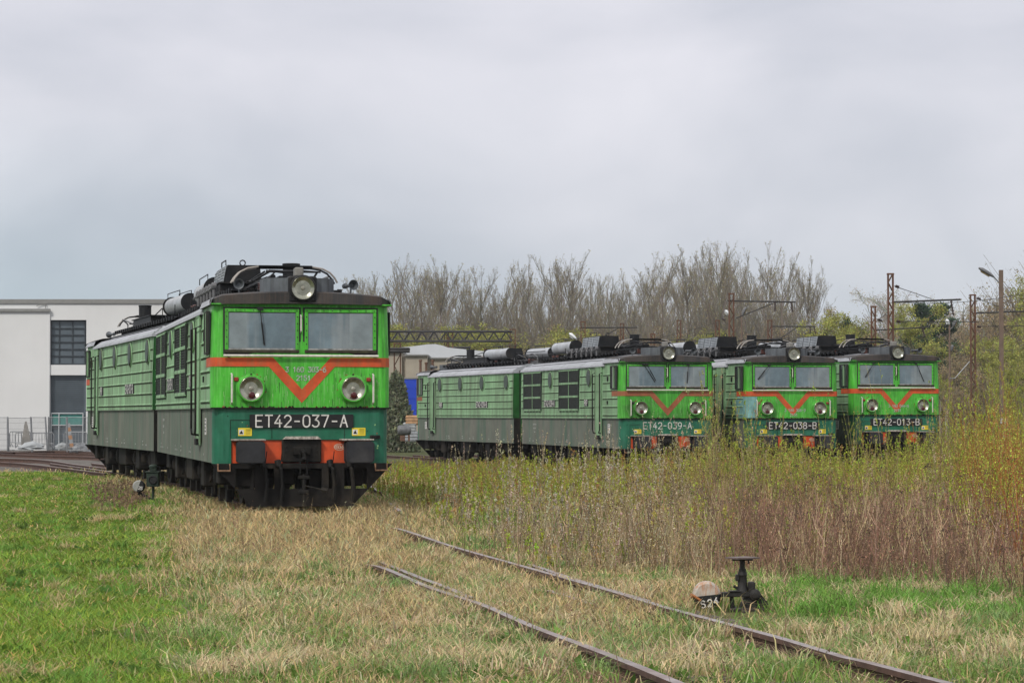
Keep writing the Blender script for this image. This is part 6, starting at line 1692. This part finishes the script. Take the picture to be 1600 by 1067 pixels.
# street lamps
M_lampg = mat('lamp_shell', (.13, .13, .135), rough=.5, var=.15); M_diff = mat('lamp_diffuser', (.38, .27, .13), rough=.4, var=.2); M_white2 = mat('lamp_white', (.72, .74, .76), rough=.3, var=.05)
def street_lamp(px, top, Yl, label, arms, r=.11, base=-.5, square=False):
    o = empty('street_lamp', (X(px, Yl), Yl, base)); Lc = Vector(o.location); H = Z(top, Yl) - base; m_ = MB()
    if square: m_.prism([(-.105, -.10), (.105, -.10), (.105, .10), (-.105, .10)], (0, 0, 0), (1, 0, 0), (0, 1, 0), (0, 0, 1), 0, H)
    else: m_.tube([(0, 0, 0), (0, 0, H)], r, 8, 0, True, r * .7)
    m_.build('post', [M_conc], o); P = lambda a, b_: at(a, b_, Yl) - Lc
    for (p0, p1, p2, wht) in arms:
        m_ = MB(); m_.tube([P(*p0), P(*p1)], .035, 6); ao = m_.build('lamp_arm', [M_lampg], o, True)
        a, b_ = P(*p1), P(*p2); d = (b_ - a); L = d.length; d.normalize(); up = Vector((0, 0, 1)); s_ = d.cross(up).normalized(); w_ = s_.cross(d).normalized()
        m_ = MB(); prof = [(0, .05), (.15, .13), (.45, .19), (.8, .19), (1, .08)]; vs = []
        for t, rr_ in prof:
            for q in range(10):
                an = 2 * math.pi * q / 10; vs.append(a + d * L * t + s_ * math.cos(an) * rr_ + w_ * math.sin(an) * rr_ * (.75 if math.sin(an) > 0 else .35))
        fs = [(i * 10 + j, i * 10 + (j + 1) % 10, i * 10 + 10 + (j + 1) % 10, i * 10 + 10 + j) for i in range(4) for j in range(10)] + [tuple(range(9, -1, -1)), tuple(range(40, 50))]
        m_.add(vs, fs); ho = m_.build('lamp_head', [M_white2 if wht else M_lampg], ao, True)
        m_ = MB(); n_ = -w_; c0 = a + d * L * .28 + n_ * .07; m_.add([c0 - s_ * .12, c0 + s_ * .12, c0 + s_ * .12 + d * L * .55, c0 - s_ * .12 + d * L * .55, c0 - s_ * .08 + n_ * .05, c0 + s_ * .08 + n_ * .05, c0 + s_ * .08 + d * L * .5 + n_ * .05, c0 - s_ * .08 + d * L * .5 + n_ * .05],
              [(4, 5, 6, 7), (0, 1, 5, 4), (1, 2, 6, 5), (2, 3, 7, 6), (3, 0, 4, 7)]); m_.build('diffuser', [M_diff if not wht else M_white2], ho)
    tag(o, label, 'street lamp', 'yard lamps on tall posts'); return o
street_lamp(1565, 422, 139, 'tall square concrete lamp post with one lamp head at the right edge', [((1563, 444), (1554, 434), (1529, 419), False)], square=True)
street_lamp(1484, 502, 165, 'slim lamp post with white globe like head right of the last cab', [((1484, 512), (1483, 508), (1478, 499), True), ((1485, 514), (1489, 511), (1494, 501), False), ((1485, 548), (1487, 549), (1489, 539), False)], r=.08)
street_lamp(1159, 490, 170, 'slim lamp post with dark tilted head right of the braced mast', [((1159, 497), (1159, 495), (1166, 480), False)], r=.08)
street_lamp(1139, 500, 172, 'lamp post with white head left of the braced mast', [((1139, 497), (1139, 493), (1133, 485), True)], r=.07)
street_lamp(902, 533, 160, 'low lamp with white tilted head over the silver roof tank', [((902, 533), (901, 531), (889, 521), True)], r=.06)
m_ = MB(); m_.bbox(-.18, .18, -.1, .1, 0, .3, .02); m_.box(-.05, .05, -.05, .05, -.9, 0); ob = m_.build('junction_box', [M_white2]); ob.location = at(1569, 662, 138); tag(ob, 'small white junction box on the foot of the square lamp post', 'box')
m_ = MB(); Pp = at(1484, 591, 160); m_.tube([Vector((0, 0, 0)), at(1492, 591, 160) - Pp, at(1500, 582, 160) - Pp, at(1515, 565, 160) - Pp], .035, 6); ob = m_.build('pipe_strut', [M_galv]); ob.location = Pp; tag(ob, 'bent light grey pipe between globe lamp post and rightmost mast', 'pipe')

# ------------------------------------------------------------------ ground signal left of the near locomotive
YG = 52.0
sg = empty('shunting_signal', (X(240, YG), YG, float(ground(X(240, YG), YG)))); tag(sg, 'small dark green point lantern with black and white weight lever beside the near locomotive', 'signal')
M_dgreen = mat('lantern_green', (.018, .035, .022), rough=.5, var=.3, scale=8)
ZT = lambda py: Z(py, YG) - sg.location.z
m_ = MB(); m_.bbox(-.125, .125, -.11, .11, ZT(760), ZT(738), .012); m_.bbox(-.15, .15, -.13, .13, ZT(738), ZT(736), .004); m_.bbox(-.07, .07, -.07, .07, ZT(736), ZT(730), .01); m_.lathe((0, 0, ZT(730)), (0, 0, 1), [(0, .09), (.03, .09), (.06, .04)], 12)
lo = m_.build('lantern', [M_dgreen], sg)
m_ = MB(); m_.lathe((.01, -.11, ZT(749)), (0, -1, 0), [(0, .088), (.03, .088), (.032, .075), (.01, .07)], 20); m_.build('lens_hood', [M_platebk], lo)
m_ = MB(); m_.tube([(0, 0, 0), (0, 0, ZT(760))], .028, 8); m_.bbox(-.10, .14, -.1, .1, -.02, .06, .01); m_.build('stand', [M_dgreen], sg)
m_ = MB(); m_.tube([(-.02, 0, .05), (-.16, -.02, .15), (-.30, -.03, .20)], .035, 8); le = m_.build('lever', [M_platebk], sg)
def weight(parent, c, r, thick, tilt, name, mtop, mbot, n=24):
    """disc weight with light upper half and dark lower half, tilted"""
    m_ = MB(); d = Vector((0, -1, 0)); M_ = Matrix.Rotation(tilt, 3, 'Y')
    for half, mi in ((0, 0), (1, 1)):
        pr = [(math.cos(math.pi * i / n + half * math.pi) * r, math.sin(math.pi * i / n + half * math.pi) * r) for i in range(n + 1)]
        vs = []
        for t, k in ((-thick / 2, .82), (-thick * .32, 1), (thick * .32, 1), (thick / 2, .82)): vs += [M_ @ Vector((a * k, t, b_ * k)) + c for a, b_ in pr]
        q = n + 1; fs = [(l * q + i, l * q + i + 1, (l + 1) * q + i + 1, (l + 1) * q + i) for l in range(3) for i in range(n)] + [tuple(range(q)), tuple(range(4 * q - 1, 3 * q - 1, -1)), (0, q, 2 * q, 3 * q, 3 * q + n, 2 * q + n, q + n, n)]
        m_.add(vs, fs, mi)
    return m_.build(name, [mtop, mbot], parent, True)
M_ww = mat('weight_white', (.32, .32, .30), rough=.6, var=.2, scale=9)
wt_ = weight(sg, Vector((-.28, -.05, ZT(759.5))), .125, .14, R(-70), 'counterweight', M_ww, M_platebk)
m_ = MB(); lettering(m_, '25', (-.24, -.125, ZT(762)), (.95, 0, -.2), (.2, 0, .95), (0, -1, 0), .06, .012); m_.build('painted_number', [M_white], wt_)

# ------------------------------------------------------------------ switch lever S24 in the foreground
p = pix_ground(1160, 955, -.14); YL = p.y
sl = empty('switch_lever', (p.x, YL, float(ground(p.x, YL)))); tag(sl, 'low black switch stand with table top and rusty white weight marked S24', 'switch stand')
PL = lambda px, py, dy=0: at(px, py, YL) - Vector(sl.location) + Vector((0, dy, 0))
M_iron = mat('greasy_iron', (.022, .020, .018), rough=.55, var=.4, scale=14, blotch=.5, grime=(.07, .045, .03))
M_rtop = mat('table_steel', (.16, .12, .11), rough=.6, var=.3, scale=12)
m_ = MB(); c = PL(1159, 871.5); hw = .165
m_.prism([(-hw * .95, -.02), (-.05, -.15), (hw, -.04), (.04, .14)], (c.x, c.y, 0), (1, 0, 0), (0, 1, 0), (0, 0, 1), c.z - .004, c.z + .010, 0)
m_.bbox(c.x - .09, c.x + .10, -.05, .05, c.z - .022, c.z - .004, .004, 1); m_.bbox(c.x + .05, c.x + .065, -.06, -.04, c.z - .05, c.z - .02, .003, 1)
m_.build('table', [M_rtop, M_iron], sl)
m_ = MB(); a = PL(1160, 875); b_ = PL(1160, 888); d_ = PL(1160, 893); e_ = PL(1160, 925)
m_.tube([(a.x, 0, a.z), (b_.x, 0, b_.z)], .024, 12); m_.tube([(b_.x, 0, b_.z), (d_.x, 0, d_.z)], .034, 12)
m_.lathe((d_.x, 0, d_.z), (0, 0, -1), [(0, .04), (.03, .045), (.04, .04), (.12, .045), (d_.z - e_.z, .06)], 14)
f0 = PL(1155, 902); m_.bbox(f0.x - .035, f0.x, -.04, .04, f0.z - .03, f0.z + .03, .006); f1 = PL(1172, 915); m_.bbox(f1.x - .02, f1.x + .045, -.05, .05, f1.z - .09, f1.z + .04, .01)
m_.build('column', [M_iron], sl, True)
m_ = MB()
g0, g1 = PL(1122, 928), PL(1182, 931); m_.bbox(g0.x, g1.x, -.05, .02, g0.z - .022, g0.z + .022, .006); m_.bbox(PL(1136, 0).x, PL(1158, 0).x, -.06, .03, PL(0, 924).z, PL(0, 922).z, .002)
h0 = PL(1179, 928.5); m_.lathe((h0.x, .02, h0.z), (0, -1, 0), [(0, .055), (.07, .055), (.08, .05), (.085, .028), (.11, .028), (.112, .01)], 18)
m_.tube([PL(1146, 915), PL(1158, 922)], .014, 6)
m_.build('lever_arm', [M_iron], sl)
m_ = MB(); q0 = PL(1182, 925); q1 = PL(1198, 942)
m_.prism([(q0.x - .02, q0.z + .02), (q0.x + .02, q0.z + .01), (q1.x + .02, q1.z - .01), (q1.x - .12, -.02), (PL(1150, 0).x, -.02), (PL(1160, 0).x, g0.z - .02)], (0, 0, 0), (1, 0, 0), (0, 0, 1), (0, 1, 0), -.02, .09)
m_.bbox(PL(1138, 0).x, PL(1200, 0).x, -.12, .18, -.03, .035, .01); m_.tube([PL(1143, 930), (PL(1143, 0).x, 0, 0)], .02, 8)
m_.bbox(PL(1153, 0).x, PL(1163, 0).x, -.35, .3, -.02, .025, .006)
m_.build('base_frame', [M_iron], sl)
M_wr = mat('weight_rusty_white', (.50, .46, .40), rough=.75, var=.25, scale=18, streak=.9, sscale=(30, 30, 5), smid=.52, grime=(.38, .13, .03))
cw = PL(1103.5, 928.5, -.04)
wt_ = weight(sl, cw, .128, .15, R(-6), 'counterweight', M_wr, M_platebk)
m_ = MB(); m_.bbox(cw.x - .15, cw.x - .11, -.1, .03, cw.z - .03, cw.z + .01, .008); m_.tube([Vector((cw.x - .128, cw.y - .07, cw.z)), Vector((cw.x - .06, cw.y - .10, cw.z - .045))], .012, 6); m_.build('weight_rim', [mat('rust_orange', (.33, .12, .035), rough=.85, var=.3, scale=20)], wt_)
m_ = MB(); yt = cw.y - .085
for ch, (px, py) in zip('S24', ((1097, 942), (1107.5, 940), (1117, 937))):
    q = PL(px, py); lettering(m_, ch, (q.x, yt, q.z), (.98, 0, .12), (-.12, 0, .98), (0, -1, 0), .064, .0115)
m_.build('painted_number', [M_white], wt_)

# ------------------------------------------------------------------ air
hz = MB(); hz.box(-520, 520, -80, 640, -3.0, 60)
mh = bpy.data.materials.new('haze_air'); mh.use_nodes = True; nt = mh.node_tree
for n in list(nt.nodes):
    if n.type == 'BSDF_PRINCIPLED': nt.nodes.remove(n)
pv = nt.nodes.new('ShaderNodeVolumePrincipled'); pv.inputs['Color'].default_value = (.86, .90, .95, 1); pv.inputs['Density'].default_value = .00016
nt.links.new(pv.outputs[0], nt.nodes['Material Output'].inputs['Volume'])
tag(hz.build('haze', [mh]), 'thin grey air between the yard and the far trees', 'haze', kind='stuff')
